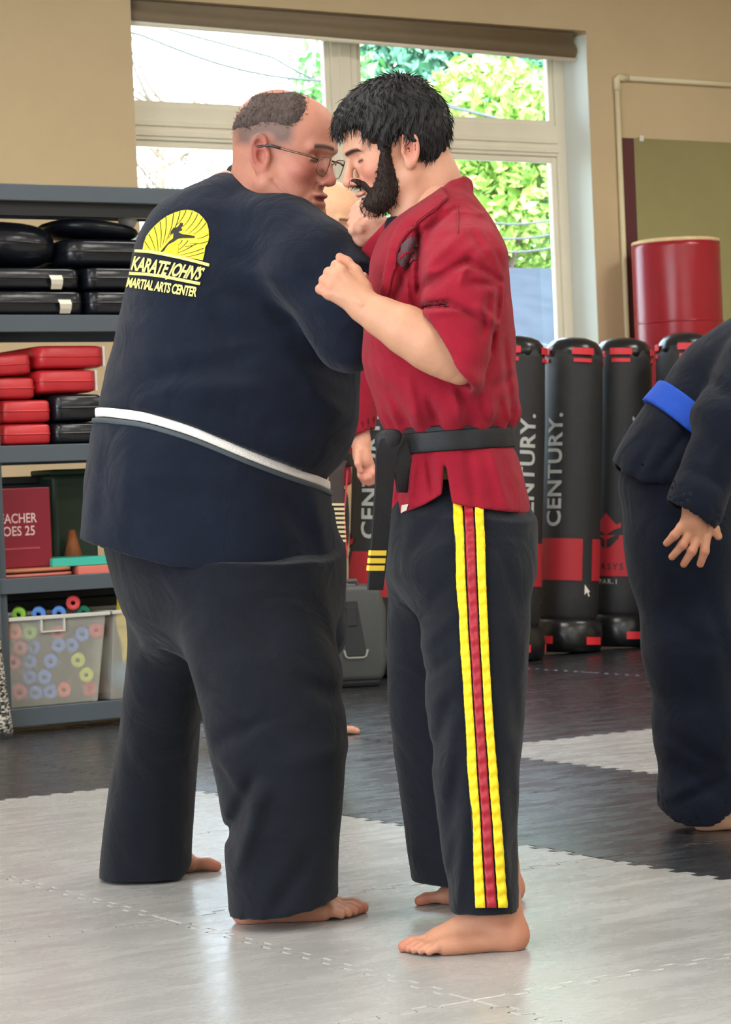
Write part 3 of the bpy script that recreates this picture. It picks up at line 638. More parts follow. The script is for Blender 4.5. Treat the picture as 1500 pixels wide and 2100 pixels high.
NN = {'b': 'blue', 'g': 'green', 'r': 'red', 'o': 'orange red', 'y': 'yellow green', 'p': 'pink', 'd': 'dark green'}
nr, ni = .0285, .009; NL = .27
mb = MB(); k = 18
for (r, y) in ((nr, 0), (nr, NL), (ni, NL), (ni, 0)): mb.v += [(r * math.cos(a * 2 * math.pi / k), y, r * math.sin(a * 2 * math.pi / k)) for a in range(k)]
for j in range(4): mb.f += [(j * k + i, ((j + 1) % 4) * k + i, ((j + 1) % 4) * k + (i + 1) % k, j * k + (i + 1) % k) for i in range(k)]
nme = mb.mesh('pool_noodle'); nme.materials.append(None); nme.polygons.foreach_set('use_smooth', [True] * len(nme.polygons))
def noodle(px, py, c, dy, where, Y=SHY + .06):
    p = onY(px, py, Y + dy); o = bpy.data.objects.new('pool_noodle', nme); C.objects.link(o); o.location = (p.x, Y + dy, max(p.z, zb + .012 + nr)); o.rotation_euler = (0, 0, -YAW * .8); o.scale.y = min(1, max(.3, (208 - px) / 61))
    o.material_slots[0].link = 'OBJECT'; o.material_slots[0].material = mat('noodle ' + NN[c], NC[c], .75, .3)
    tag(o, where, 'pool noodle', 'pool noodles in the bin'); return o
inb = 'blue pool noodle stacked inside the frosted bin'
for (x, y, c, dy, lab) in ((150, 590, 'o', .01, 'orange red noodle inside the bin under its upper left rim'), (305, 590, 'g', .0, 'green noodle inside the bin below its rim'), (590, 590, 'r', .05, 'red noodle inside the bin behind the handle'),
        (845, 605, 'b', .02, inb), (985, 565, 'r', .0, 'red noodle inside the bin under its upper right rim'), (205, 750, 'p', .02, 'pink noodle inside the bin, below the orange red one'), (600, 720, 'b', .01, inb), (735, 720, 'b', .03, inb),
        (340, 740, 'b', .06, inb), (520, 885, 'b', .01, inb), (300, 890, 'b', .05, inb), (140, 900, 'p', .05, 'pink noodle inside the bin against its left wall'), (800, 875, 'y', .0, 'yellow green noodle inside the bin, higher of two'),
        (885, 1025, 'y', .0, 'yellow green noodle inside the bin, lower of two'), (455, 1050, 'b', .01, inb), (300, 1050, 'b', .06, inb), (200, 1210, 'p', .0, 'deep pink noodle in the lower left corner of the bin'), (362, 1210, 'b', .03, inb), (512, 1200, 'b', .02, inb),
        (655, 1180, 'o', .01, 'orange red noodle on the bottom of the bin'), (920, 1165, 'r', .04, 'dull red noodle in the lower right corner of the bin')):
    noodle(x / 5, 1180 + y / 5, c, dy, lab)
for (x, y, c, lab) in ((190, 405, 'g', 'green noodle lying along the left top of the bin'), (395, 400, 'b', 'blue noodle on top of the pile, left of the other blue one'), (605, 392, 'b', 'bright blue noodle on top of the pile under the red one'),
                  (750, 285, 'r', 'red noodle lying highest on the pile above the bin'), (855, 385, 'd', 'dark green noodle on top beside the red one')):
    noodle(x / 5, 1180 + y / 5, c, -.005, lab)
for (x0, x1, zz0, zz1, lab) in ((8, 330, LZ[4][0] - .004, LZ[3][1] - .02, 'black storage crate behind the frosted bins'), (-2, 96, LZ[3][0] - .004, LZ[2][1] - .05, 'black storage crate behind the dark red board')):
    a, b2 = onY(x0, 1200, SHY + .5).x, onY(x1, 1200, SHY + .5).x; t = empty('storage_crate', ((a + b2) / 2, SHY + .535, zz0)); w = (b2 - a) / 2; hh = zz1 - zz0
    MB().bb(-w, w, -.035, .045, 0, hh - .03).build('body', M_steelk, t, bevel=.008); MB().bb(-w - .004, w + .004, -.04, .05, hh - .03, hh).build('rim', M_steelk, t, bevel=.004); tag(t, lab, 'crate')
# cloth in the second bin
yc = empty('yellow_cloth', (bin2.location.x - .06, bin2.location.y - .1, zb + .02)); M_yel = mat('yellow cloth', (226, 200, 60), .8, noise=12, var=.1)
g = [[(-.07 + .14 * i / 6 + .012 * math.sin(j * .9), -.08 + .02 * math.sin(i * 1.7 + j) + .05 * (j / 10), .14 + .27 * j / 10 - .02 * math.cos(i * 1.1)) for i in range(7)] for j in range(11)]
MB().sheet(g).build('drape', M_yel, yc, smooth=True, solid=.006)
m = MB(); pillow(m, (0, -.02, .07), (.22, .2, .14), 2.5, 10); m.build('bundle', mat('blue cloth bundle', (88, 128, 150), .8, noise=10, var=.2), yc, smooth=True)
m = MB(); pillow(m, (.02, 0, .43), (.12, .14, .08), 2.3, 8, pinch=.3); m.build('knot', M_yel, yc, smooth=True)
tag(yc, 'yellow cloth bunched in the second bin and sticking out above it', 'cloth')
# woven throw at the left edge
tw = empty('woven_throw', (0, 0, 0)); TY = SHY - .12
wm = bpy.data.materials.new('black and white weave'); wm.use_nodes = True; _n = wm.node_tree.nodes; _k = wm.node_tree.links; vt = _n.new('ShaderNodeTexNoise'); vt.inputs['Scale'].default_value = 60; vt.inputs['Detail'].default_value = 3
tcc = _n.new('ShaderNodeTexCoord'); mpp = _n.new('ShaderNodeMapping'); mpp.inputs['Scale'].default_value = (1, 1, 2.2); _k.new(tcc.outputs['Object'], mpp.inputs[0]); _k.new(mpp.outputs[0], vt.inputs['Vector'])
cr_ = _n.new('ShaderNodeValToRGB'); cr_.color_ramp.elements[0].position = .44; cr_.color_ramp.elements[1].position = .56; cr_.color_ramp.elements[0].color = srgb((40, 40, 42)); cr_.color_ramp.elements[1].color = srgb((206, 200, 186))
_k.new(vt.outputs['Fac'], cr_.inputs[0]); _k.new(cr_.outputs[0], _n['Principled BSDF'].inputs['Base Color']); _n['Principled BSDF'].inputs['Roughness'].default_value = .9
g = []
for j in range(11):
    py = 1503 - j * 19.5; xr = 26 - 25 * (j / 10); row = []
    for i in range(9):
        p = onY(-70 + (xr + 70) * i / 8, py, TY); row.append((p.x, TY + .015 * math.sin(i * 1.6 + j * .2), max(p.z, .008)))
    g.append(row)
MB().sheet(g).build('cloth', wm, tw, smooth=True, solid=.012)
xa, xb = onY(-70, 1400, TY).x, onY(-6, 1400, TY).x; MB().bb(xa, xb - .02, TY + .02, TY + .09, 0, onY(-20, 1320, TY).z).build('stool', mat('dark wood stool', (52, 44, 40), .6), tw, bevel=.01)
tag(tw, 'black and white woven throw hanging at the left edge', 'blanket')
# ================================================================== implicit-surface toolkit for the figures
TR = 0.042                                  # image rows are tilted by the camera's roll
def A3(p): return np.array(p, dtype=np.float32)
def rc(P, a, b, ra, rb):
    a = A3(a); ba = A3(b) - a; X = P[0] - a[0]; Y = P[1] - a[1]; Z = P[2] - a[2]
    t = np.clip((X * ba[0] + Y * ba[1] + Z * ba[2]) / max(float(ba @ ba), 1e-9), 0, 1)
    return np.sqrt((X - t * ba[0]) ** 2 + (Y - t * ba[1]) ** 2 + (Z - t * ba[2]) ** 2) - (ra + (rb - ra) * t)
def el(P, c, r, R=None):
    X = P[0] - c[0]; Y = P[1] - c[1]; Z = P[2] - c[2]
    if R is not None: X, Y, Z = (R[0][0] * X + R[1][0] * Y + R[2][0] * Z, R[0][1] * X + R[1][1] * Y + R[2][1] * Z, R[0][2] * X + R[1][2] * Y + R[2][2] * Z)
    k0 = np.sqrt((X / r[0]) ** 2 + (Y / r[1]) ** 2 + (Z / r[2]) ** 2); k1 = np.sqrt((X / r[0] ** 2) ** 2 + (Y / r[1] ** 2) ** 2 + (Z / r[2] ** 2) ** 2)
    return k0 * (k0 - 1) / np.maximum(k1, 1e-6)
def smin(a, b, k):
    h = np.clip(.5 + .5 * (b - a) / k, 0, 1); return b + (a - b) * h - k * h * (1 - h)
def smax(a, b, k): return -smin(-a, -b, k)
def chain(P, pts, k=.01):
    """pts: list of (point, radius)"""
    d = None
    for (a, ra), (b, rb) in zip(pts[:-1], pts[1:]):
        e = rc(P, a, b, ra, rb); d = e if d is None else smin(d, e, k)
    return d
def poly_sd(x, y, poly):
    """signed distance to a polygon, negative inside"""
    n = len(poly); d = np.full(x.shape, 1e9, np.float32); s = np.ones(x.shape, np.float32); j = n - 1
    for i in range(n):
        ax, ay = poly[i]; bx, by = poly[j]; ex, ey = bx - ax, by - ay; wx, wy = x - ax, y - ay
        t = np.clip((wx * ex + wy * ey) / max(ex * ex + ey * ey, 1e-12), 0, 1)
        d = np.minimum(d, (wx - ex * t) ** 2 + (wy - ey * t) ** 2)
        c1 = y >= ay; c2 = y < by; c3 = ex * wy > ey * wx
        flip = (c1 & c2 & c3) | (~c1 & ~c2 & ~c3); s = np.where(flip, -s, s); j = i
    return s * np.sqrt(d)
class Loft:
    """upright loft from picture rows: (row y, left x, right x, distance, thickness)"""
    def __init__(s, rows, pw=2.2, smooth=5):
        T = []
        for (y, xl, xr, d, th) in rows:
            a = L(xl, y, d); b = L(xr, y, d); u = (a[0] + b[0]) / 2; z = (a[2] + b[2]) / 2
            T.append((z + TR * u, u, d, (b[0] - a[0]) / 2, th / 2))
        T.sort(); T = np.array(T); s.t = np.linspace(T[0, 0], T[-1, 0], 160)
        s.c = [np.interp(s.t, T[:, 0], T[:, i]) for i in (1, 2, 3, 4)]
        if smooth:
            w = smooth; k = np.ones(2 * w + 1) / (2 * w + 1); s.c = [np.convolve(np.pad(c, w, mode='edge'), k, mode='valid') for c in s.c]
        s.pw = pw; s.lo, s.hi = T[0, 0], T[-1, 0]
    def prm(s, zz): return [np.interp(zz, s.t, c).astype(np.float32) for c in s.c]
    def __call__(s, P):
        zz = P[2] + TR * P[0]; u, w, a, b = s.prm(zz)
        q = (np.abs((P[0] - u) / a) ** s.pw + np.abs((P[1] - w) / b) ** s.pw) ** (1 / s.pw)
        d = (q - 1) * np.minimum(a, b) * .9
        return np.maximum(d, np.maximum(s.lo - zz, zz - s.hi))
def waves(P, seed, f, n=5, ax=(1, 1, 1)):
    """smooth pseudo-random field in about -1..1"""
    g = np.random.default_rng(seed); o = 0
    for i in range(n):
        k = g.normal(size=3) * np.array(ax); k = k / np.linalg.norm(k) * f * g.uniform(.6, 1.5); o = o + np.sin(P[0] * k[0] + P[1] * k[1] + P[2] * k[2] + g.uniform(0, 6.28) + 1.3 * np.sin(P[2] * f * .37 + P[0] * f * .29 + g.uniform(0, 6.28)))
    return o / n
def creases(P, segs, d, wmid=None):
    """grooves (+depth) or ridges (-depth) drawn as picture segments on the side facing the camera"""
    o = 0
    for (x0, y0, x1, y1, w, dep) in segs:
        a = L(x0, y0, d); b = L(x1, y1, d); ex, ez = b[0] - a[0], b[2] - a[2]
        t = np.clip(((P[0] - a[0]) * ex + (P[2] - a[2]) * ez) / (ex * ex + ez * ez), 0, 1)
        q = ((P[0] - a[0] - t * ex) ** 2 + (P[2] - a[2] - t * ez) ** 2) / (w * w)
        o = o + dep * np.exp(-q) * np.clip(1.35 - 1.4 * np.abs(t - .5), 0, 1)
    if wmid is not None: o = o * (1 / (1 + np.exp((P[1] - wmid) / .03)))
    return o
def surface(F, org, h):
    ins = F < 0; nx, ny, nz = F.shape; c = ins[:-1, :-1, :-1].astype(np.int8)
    cnt = sum(ins[i:nx - 1 + i, j:ny - 1 + j, k:nz - 1 + k].astype(np.int8) for i in (0, 1) for j in (0, 1) for k in (0, 1))
    act = (cnt > 0) & (cnt < 8); idx = np.argwhere(act); n = len(idx)
    vid = np.full(act.shape, -1, np.int32); vid[act] = np.arange(n)
    acc = np.zeros((n, 3)); num = np.zeros(n)
    for ax in range(3):
        for o1 in (0, 1):
            for o2 in (0, 1):
                p = idx.copy(); a1, a2 = [q for q in range(3) if q != ax]; p[:, a1] += o1; p[:, a2] += o2; q = p.copy(); q[:, ax] += 1
                fa = F[p[:, 0], p[:, 1], p[:, 2]]; fb = F[q[:, 0], q[:, 1], q[:, 2]]; m = (fa < 0) != (fb < 0)
                t = np.where(m, fa / np.where(m, fa - fb, 1), 0); pt = p.astype(float); pt[:, ax] += t
                acc[m] += pt[m]; num[m] += 1
    V = acc / num[:, None] * h + org; quads = []
    for ax in range(3):
        a1, a2 = [(1, 2), (2, 0), (0, 1)][ax]
        sl0 = [slice(None)] * 3; sl1 = [slice(None)] * 3; sl0[ax] = slice(0, -1); sl1[ax] = slice(1, None)
        A_, B_ = ins[tuple(sl0)], ins[tuple(sl1)]; e = np.argwhere(A_ != B_); sgn = A_[e[:, 0], e[:, 1], e[:, 2]]
        ok = (e[:, a1] > 0) & (e[:, a2] > 0) & (e[:, a1] < F.shape[a1] - 1) & (e[:, a2] < F.shape[a2] - 1); e = e[ok]; sgn = sgn[ok]
        def g(d1, d2):
            p = e.copy(); p[:, a1] -= d1; p[:, a2] -= d2; return vid[p[:, 0], p[:, 1], p[:, 2]]
        q = np.stack([g(1, 1), g(0, 1), g(0, 0), g(1, 0)], 1); q[~sgn] = q[~sgn][:, ::-1]; quads.append(q)
    return V, np.concatenate(quads)
def iso(f, lo, hi, h):
    lo = np.array(lo, float); nb = np.maximum(1, np.ceil((np.array(hi) - lo) / (4 * h)).astype(int))
    cs = [lo[i] + (np.arange(nb[i]) + .5) * 4 * h for i in range(3)]
    G = np.meshgrid(*cs, indexing='ij'); fc = f([g.ravel().astype(np.float32) for g in G]).reshape(nb)
    near = np.abs(fc) < 9 * h
    N = nb * 4 + 1; node = np.zeros(N, bool)
    ii = np.argwhere(near)
    for di in range(5):
        for dj in range(5):
            for dk in range(5): node[ii[:, 0] * 4 + di, ii[:, 1] * 4 + dj, ii[:, 2] * 4 + dk] = True
    F = np.ones(N, np.float32); big = np.repeat(np.repeat(np.repeat(fc, 4, 0), 4, 1), 4, 2); F[:-1, :-1, :-1] = np.where(big < 0, -1, 1)
    p = np.argwhere(node); X = [(lo[i] + p[:, i] * h).astype(np.float32) for i in range(3)]
    F[node] = f(X)
    return surface(F, lo, h)
class Fig:
    def __init__(s, px, py, label, cat='person'):
        d = onZ(px, py, 0); s.u, s.w = d.dot(cr), d.dot(cf)
        s.root = empty('person', (d.x, d.y, 0), -YAW); tag(s.root, label, cat)
    def loc(s, V): V = np.array(V, float); return V - np.array([s.u, s.w, 0])
    def mesh(s, name, V, Q, m, parent=None, col=None, smooth=True):
        me = bpy.data.meshes.new(name); W_ = s.loc(V)
        me.from_pydata(W_.tolist(), [], Q.tolist() if hasattr(Q, 'tolist') else Q); me.update()
        o = meshobj(name, me, m, parent or s.root, smooth)
        if col is not None:
            at_ = me.color_attributes.new('Col', 'FLOAT_COLOR', 'POINT'); c = np.ones((len(V), 4), np.float32); c[:, :3] = col; at_.data.foreach_set('color', c.ravel())
        return o
    def sdf(s, name, f, lo, hi, h, m, parent=None, colfn=None):
        V, Q = iso(f, lo, hi, h); col = None if colfn is None else colfn([V[:, 0], V[:, 1], V[:, 2]])
        o = s.mesh(name, V, Q, m, parent, col); o['_v'] = 0; del o['_v']; s.last = (V, Q); return o
    def bvh(s, V, Q): return BVHTree.FromPolygons([tuple(v) for v in V], [tuple(int(i) for i in q) for q in Q])
    def cast(s, bvh, px, py, off):
        r = ray(px, py); d = Vector((r.dot(cr), r.dot(cf), r.z)); o = Vector((0, 0, CAMH)); hit, no, _, dist = bvh.ray_cast(o, d)
        if hit is None: return None
        if no.dot(d) > 0: no = -no
        return hit + no * off
    def decal(s, name, bvh, vs, fs, off, m, parent, solid=0):
        """vs in picture pixels, laid on the surface seen there"""
        pts = [s.cast(bvh, x, y, off) for x, y in vs]; good = [i for i, p in enumerate(pts) if p is not None]
        ds = [p.y for p in pts if p is not None]; 
        if not ds: return None
        mp = {g: i for i, g in enumerate(good)}
        fs2 = [tuple(mp[i] for i in f) for f in fs if all(i in mp for i in f)]
        o = s.mesh(name, [tuple(pts[i]) for i in good], fs2, m, parent, smooth=False)
        if solid: md = o.modifiers.new('solid', 'SOLIDIFY'); md.thickness = solid; md.offset = 0
        return o
    def ribbon(s, name, bvh, path, off, m, parent, ns=60, na=4, solid=.002, ripple=0, rl=26, smooth=True):
        """path: list of (xl, yl, xr, yr) cross lines in picture pixels"""
        P_ = np.array(path, float); t = np.linspace(0, len(P_) - 1, ns); I = np.arange(len(P_)); C4 = np.stack([np.interp(t, I, P_[:, k]) for k in range(4)], 1)
        grid = []; ln = 0
        for i, (a, b, c, d) in enumerate(C4):
            if i: ln += math.hypot((a + c - C4[i - 1][0] - C4[i - 1][2]) / 2, (b + d - C4[i - 1][1] - C4[i - 1][3]) / 2)
            row = []
            for k in range(na + 1):
                f_ = k / na; p = s.cast(bvh, a + (c - a) * f_, b + (d - b) * f_, off + ripple * math.sin(ln / rl * 6.283) * math.sin(f_ * math.pi))
                row.append(p)
            grid.append(row)
        flat = [p for r in grid for p in r]; lastp = None
        for i, p in enumerate(flat):
            if p is None: flat[i] = lastp if lastp is not None else next(q for q in flat if q is not None)
            lastp = flat[i]
        n = na + 1; fs = [(j * n + i, j * n + i + 1, (j + 1) * n + i + 1, (j + 1) * n + i) for j in range(ns - 1) for i in range(na)]
        o = s.mesh(name, [tuple(p) for p in flat], fs, m, parent, smooth=smooth)
        md = o.modifiers.new('solid', 'SOLIDIFY'); md.thickness = solid; md.offset = 0
        return o
def headframe(px, py, d, fwd_sign, pitch, yaw, roll=0):
    """origin between the ear openings; fwd_sign +1 looks right in the picture, -1 looks left; yaw > 0 turns towards the camera"""
    o = np.array(L(px, py, d)); c, s = math.cos(yaw), math.sin(yaw)
    f = np.array([fwd_sign * c, -s, 0]); l = np.array([fwd_sign * s, fwd_sign * 1.0 * c, 0]) if fwd_sign > 0 else np.array([-s * -1 * -1, -c, 0])
    if fwd_sign > 0: l = np.array([s, c, 0])
    else: l = np.array([s, -c, 0])
    up = np.array([0, 0, 1.0]); f2 = f * math.cos(pitch) - up * math.sin(pitch); u2 = up * math.cos(pitch) + f * math.sin(pitch)
    l2 = l * math.cos(roll) + u2 * math.sin(roll); u3 = u2 * math.cos(roll) - l * math.sin(roll)
    return o, np.stack([f2, l2, u3], 1)
def tohead(P, o, R, s):
    X, Y, Z = P[0] - o[0], P[1] - o[1], P[2] - o[2]
    return [(X * R[0, i] + Y * R[1, i] + Z * R[2, i]) / s for i in range(3)]
def frhead(p, o, R, s): return tuple(o + R @ (np.array(p) * s))
def head_sd(h, k):
    """h: head coordinates (x ahead, y left, z up, origin between the ears), k: options"""
    x, y, z = h; ya = np.abs(y); H = [x, ya, z]
    fx = k.get('fore', 0.0); jw = k.get('jowl', 0.0)
    d = smin(el(h, (-.014, 0, .050), (.098, .077, .084)), el(h, (.036 + fx, 0, .052), (.062, .064, .064)), .035)
    d = smin(d, el(h, (.048, 0, -.012), (.047, .060, .062)), .03)
    d = smin(d, el(h, (.046, 0, -.066), (.052, .049 + jw, .044)), .028)
    cz_ = k.get('chinz', 0.0); d = smin(d, rc(H, (.008, .050 + jw, -.055), (.084, .014, -.100 + cz_), .018 + jw * .5, .016), .022)
    d = smin(d, el(h, (.091 + k.get('chin', 0), 0, -.101 + cz_), (.017, .021, .017)), .018)
    d = smin(d, el(H, (.068, .044, -.020), (.024, .021, .020)), .022)
    d = smin(d, rc(H, (.097 + fx, .008, .031), (.080 + fx * .6, .046, .030), .009, .009), .014)
    nx = k.get('nose', 0.0)
    n = smin(rc(h, (.101, 0, .020), (.118 + nx, 0, -.026), .0065, .0100), el(h, (.119 + nx, 0, -.031), (.0115, .0125, .0105)), .008)
    n = smin(n, el(H, (.107 + nx * .7, .0135, -.035), (.011, .0075, .0085)), .007)
    d = smin(d, n, .011)
    d = smax(d, -el(H, (.113 + nx * .7, .0075, -.043), (.006, .004, .004)), .003)
    d = smax(d, -el(H, (.102, .033, .009), (.017, .021, .013)), .013)
    d = smin(d, el(H, (.0795, .033, .006), (.0135, .0155, .0125)), .003)
    d = smin(d, rc(H, (.093, .020, .0035), (.087, .045, .0035), .0016, .0014), .004)      # lid rim
    mo = k.get('mouth', 0.0)
    d = smin(d, el(h, (.1035, 0, -.0615), (.0110, .0235, .0065)), .006)
    d = smin(d, el(h, (.1010, 0, -.0765 - mo), (.0110, .0205, .0075)), .006)
    d = smax(d, -el(h, (.110, 0, -.0685 - mo * .5), (.020, .0235, .0016 + mo * .6)), .003)
    if k.get('fold'): d = d + .0035 * np.exp(-(poly_line(x, z, [(.108, -.03), (.092, -.05), (.083, -.078)]) / .005) ** 2) * (ya > .012)
    # ear
    t = math.radians(22); ex = (x + .010) * math.cos(t) - (ya - .0745) * math.sin(t) * 1.0; ey = (x + .010) * math.sin(t) + (ya - .0745) * math.cos(t); ez = z + .002
    tl = .16; ex, ez = ex + tl * ez, ez
    ex = -ex
    E = [ex, ey, ez]; es = k.get('ear', 1.0); E = [e / es for e in E]
    e = el(E, (0, .004, 0), (.017, .0055, .030)); q = np.sqrt((E[0] / .0165) ** 2 + (E[2] / .0295) ** 2)
    ring = np.sqrt(((q - 1) * .019) ** 2 + (E[1] - .007) ** 2) - .0042; ring = np.where(E[0] < -.011 + 0 * ring, ring + .004 * np.clip((-E[0] - .011) / .004, 0, 1), ring)
    q2 = np.sqrt((E[0] / .0095) ** 2 + ((E[2] - .004) / .0185) ** 2); ring2 = np.sqrt(((q2 - 1) * .011) ** 2 + (E[1] - .0065) ** 2) - .0026
    e = smin(e, ring, .004); e = smin(e, ring2, .004)
    e = smax(e, -el(E, (-.003, .010, -.004), (.0090, .0095, .0130)), .003); e = smax(e, -el(E, (.002, .009, .015), (.007, .005, .008)), .003); e = smin(e, el(E, (-.004, .005, -.029), (.0095, .0050, .0085)), .006); e = smin(e, el(E, (-.014, .006, -.004), (.004, .005, .006)), .004)
    e = np.maximum(e, -(ey + .006))
    return smin(d, e * es, .006)
def poly_line(x, z, pts):
    d = np.full(x.shape, 1e9, np.float32)
    for (a, b) in zip(pts[:-1], pts[1:]):
        ex, ez = b[0] - a[0], b[1] - a[1]; t = np.clip(((x - a[0]) * ex + (z - a[1]) * ez) / (ex * ex + ez * ez), 0, 1)
        d = np.minimum(d, np.sqrt((x - a[0] - t * ex) ** 2 + (z - a[1] - t * ez) ** 2))
    return d
def skin_col(h, base, flush, brow, lip, k):
    """colour of the face in head coordinates"""
    x, y, z = h; ya = np.abs(y); n = len(x); c = np.tile(np.array(srgb(base)[:3]), (n, 1)); fl = np.array(srgb(flush)[:3]); bw = np.array(srgb(brow)[:3]); lp = np.array(srgb(lip)[:3])
    def mixin(w, col):
        w = np.clip(w, 0, 1)[:, None]; c[:] = c * (1 - w) + col * w
    g = lambda cx, cy, cz, r: np.exp(-((x - cx) ** 2 + (ya - cy) ** 2 + (z - cz) ** 2) / r ** 2)
    mixin(.65 * g(.08, .045, -.025, .03), fl); mixin(.7 * g(.118, 0, -.03, .018), fl); mixin(.8 * np.exp(-((x + .010) ** 2 / .024 ** 2 + (ya - .085) ** 2 / .013 ** 2 + z ** 2 / .04 ** 2)), fl)
    bz = .034 - 6.0 * (ya - .028) ** 2 + k.get('browz', 0); mixin(1.2 * np.exp(-((z - bz) / .0045) ** 4) * (ya > .008) * (ya < .052) * (x > .06) * k.get('browa', .85), bw)
    mixin(.95 * np.exp(-((z + .069 + k.get('mouth', 0) * .5) / .0105) ** 4 - (y / .022) ** 4) * (x > .1), lp)
    mixin(1.0 * np.exp(-((z - .003) / .0030) ** 2) * (ya > .02) * (ya < .046) * (x > .083), bw)     # lash line
    return c
def nearpx(h, o, R, s, near):
    """picture position of a head point, taken on the side of the head that faces the camera"""
    y = near * np.abs(h[1]); q = [h[0] * s, y * s, h[2] * s]
    u = o[0] + R[0, 0] * q[0] + R[0, 1] * q[1] + R[0, 2] * q[2]; w = o[1] + R[1, 0] * q[0] + R[1, 1] * q[1] + R[1, 2] * q[2]; z = o[2] + R[2, 0] * q[0] + R[2, 1] * q[1] + R[2, 2] * q[2] - CAMH
    X = u * cr.dot(CR) + w * cf.dot(CR) + z * CR.z; Y = u * cr.dot(CU) + w * cf.dot(CU) + z * CU.z; D = u * cr.dot(CF) + w * cf.dot(CF) + z * CF.z
    return 750 + FPX * X / D, 1050 - FPX * Y / D
def head_region(h, o, R, s, near, poly):
    """signed distance in metres to an outline drawn in the picture, mirrored to both sides of the head"""
    x, y = nearpx(h, o, R, s, near); return poly_sd(x, y, poly) * (o[1] / FPX)
def foot_sd(P, o, ang, s, left, ank=None):
    """o heel on the floor, ang heading in figure frame, left True for a left foot"""
    X, Y, Z = P[0] - o[0], P[1] - o[1], P[2] - o[2]; c, sn = math.cos(ang), math.sin(ang)
    x = (X * c + Y * sn) / s; y = (-X * sn + Y * c) / s; z = Z / s; y = y if left else -y; Q = [x, y, z]       # medial side: y < 0 for a left foot
    d = rc(Q, (.032, 0, .030), (.052, 0, .16), .031, .040); d = smin(d, el(Q, (.030, 0, .030), (.034, .031, .034)), .02)
    d = smin(d, rc(Q, (.065, -.002, .072), (.165, -.012, .028), .034, .024), .03)
    d = smin(d, rc(Q, (.03, .010, .024), (.165, .030, .016), .026, .0165), .02); d = smin(d, rc(Q, (.03, -.012, .026), (.182, -.028, .020), .024, .020), .02)
    d = smin(d, el(Q, (.14, 0, .018), (.05, .042, .020)), .015)
    for (y0, x1, y1, r0, r1) in ((-.030, .248, -.028, .0150, .0128), (-.009, .240, -.008, .0105, .0090), (.008, .231, .010, .0098, .0084), (.022, .219, .025, .0092, .0080), (.034, .204, .038, .0088, .0078)):
        d = smin(d, smin(rc(Q, (.178, y0, .020), (x1 - .022, y1, .0165), r0, r1), rc(Q, (x1 - .022, y1, .0165), (x1 - .006, y1, .0105), r1 * 1.03, r1), .006), .006)
    d = smin(d, el(Q, (.050, .034, .072), (.014, .010, .014)), .012); d = smin(d, el(Q, (.054, -.032, .078), (.014, .010, .014)), .012)     # ankle bones
    return np.maximum(d * s, .0005 - Z)
# ================================================================== people
M_skinv = mat('skin', (210, 160, 132), .5, .35, vcol=True, sss=.12, noise=60, var=.05, bump=(260, .12))
M_navy = mat('black cotton gi', (21, 27, 41), .92, .12, noise=14, var=.12, bump=(420, .3), sheen=.10, wrinkle=(8, .4, .03))
M_navy2 = mat('black cotton trousers', (22, 25, 33), .92, .12, noise=14, var=.12, bump=(420, .3), sheen=.10, wrinkle=(8, .4, .03))
M_red = mat('crimson cotton gi', (140, 19, 40), .88, .2, noise=16, var=.08, bump=(420, .35), sheen=.06, wrinkle=(11, .3, .022))
M_belt = mat('black satin belt', (30, 31, 35), .55, .3, noise=40, var=.1, bump=(300, .2))
M_wbelt = mat('white cotton belt', (226, 222, 216), .8, .2, noise=60, var=.05, bump=(300, .3))
M_yel2 = mat('yellow ribbon', (232, 204, 24), .5, .4, noise=50, var=.05); M_redr = mat('red ribbon', (158, 26, 44), .45, .4, noise=50, var=.06)
M_hairk = mat('near-black hair', (22, 20, 21), .5, .35, noise=5, var=.35, stretch=(22, 22, 5), bump=(6, .7))
M_beard = mat('dark brown beard', (46, 34, 30), .65, .25, noise=9, var=.4, stretch=(20, 20, 7), bump=(10, .8))
M_hairb = mat('short grey brown hair', (74, 62, 58), .75, .25, noise=8, var=.4, stretch=(20, 20, 8), bump=(10, .6))
def hollow(d, P, inner, zcut_fn=None): return np.maximum(d, -inner)
def rowz(P, pts, d):
    """height above a polyline drawn in picture pixels (positive above) at distance d"""
    q = [L(x, y, d) for x, y in pts]; return P[2] - np.interp(P[0], [a[0] for a in q], [a[2] for a in q]).astype(np.float32)
def bounds(rows, pad=.08):
    a = [];
    for (y, xl, xr, d, th) in rows: p = L(xl, y, d); q = L(xr, y, d); a += [(p[0], d - th / 2, p[2]), (q[0], d + th / 2, q[2])]
    a = np.array(a); return a.min(0) - pad, a.max(0) + pad

# ------------------------------------------------------------------ the young man in the crimson jacket
Y_ = Fig(955, 1905, 'young bearded man in a crimson jacket raising his fist, facing left')
YD = 5.22
tor = [(370, 930, 962, YD, .12), (395, 890, 968, YD, .20), (420, 850, 986, YD, .28), (445, 815, 1002, YD, .35), (475, 784, 1020, YD, .41), (520, 762, 1041, YD, .44), (600, 752, 1047, YD, .45), (700, 741, 1055, YD, .43), (760, 747, 1058, YD, .42),
       (820, 764, 1064, YD, .41), (856, 778, 1066, YD, .40), (880, 797, 1050, YD, .35), (905, 800, 1044, YD, .335), (935, 803, 1063, YD, .36), (1000, 798, 1078, YD, .39), (1085, 792, 1094, YD, .42)]
T_y = Loft(tor, 2.25, 3)
slv = [(446, 915, 985, 5.09, .08), (475, 882, 1022, 5.05, .15), (520, 868, 1040, 5.02, .18), (600, 860, 1036, 4.99, .18), (660, 857, 1027, 4.97, .17), (720, 868, 1012, 4.96, .165), (800, 905, 985, 4.95, .15)]
S_y = Loft(slv, 2.1, 3)
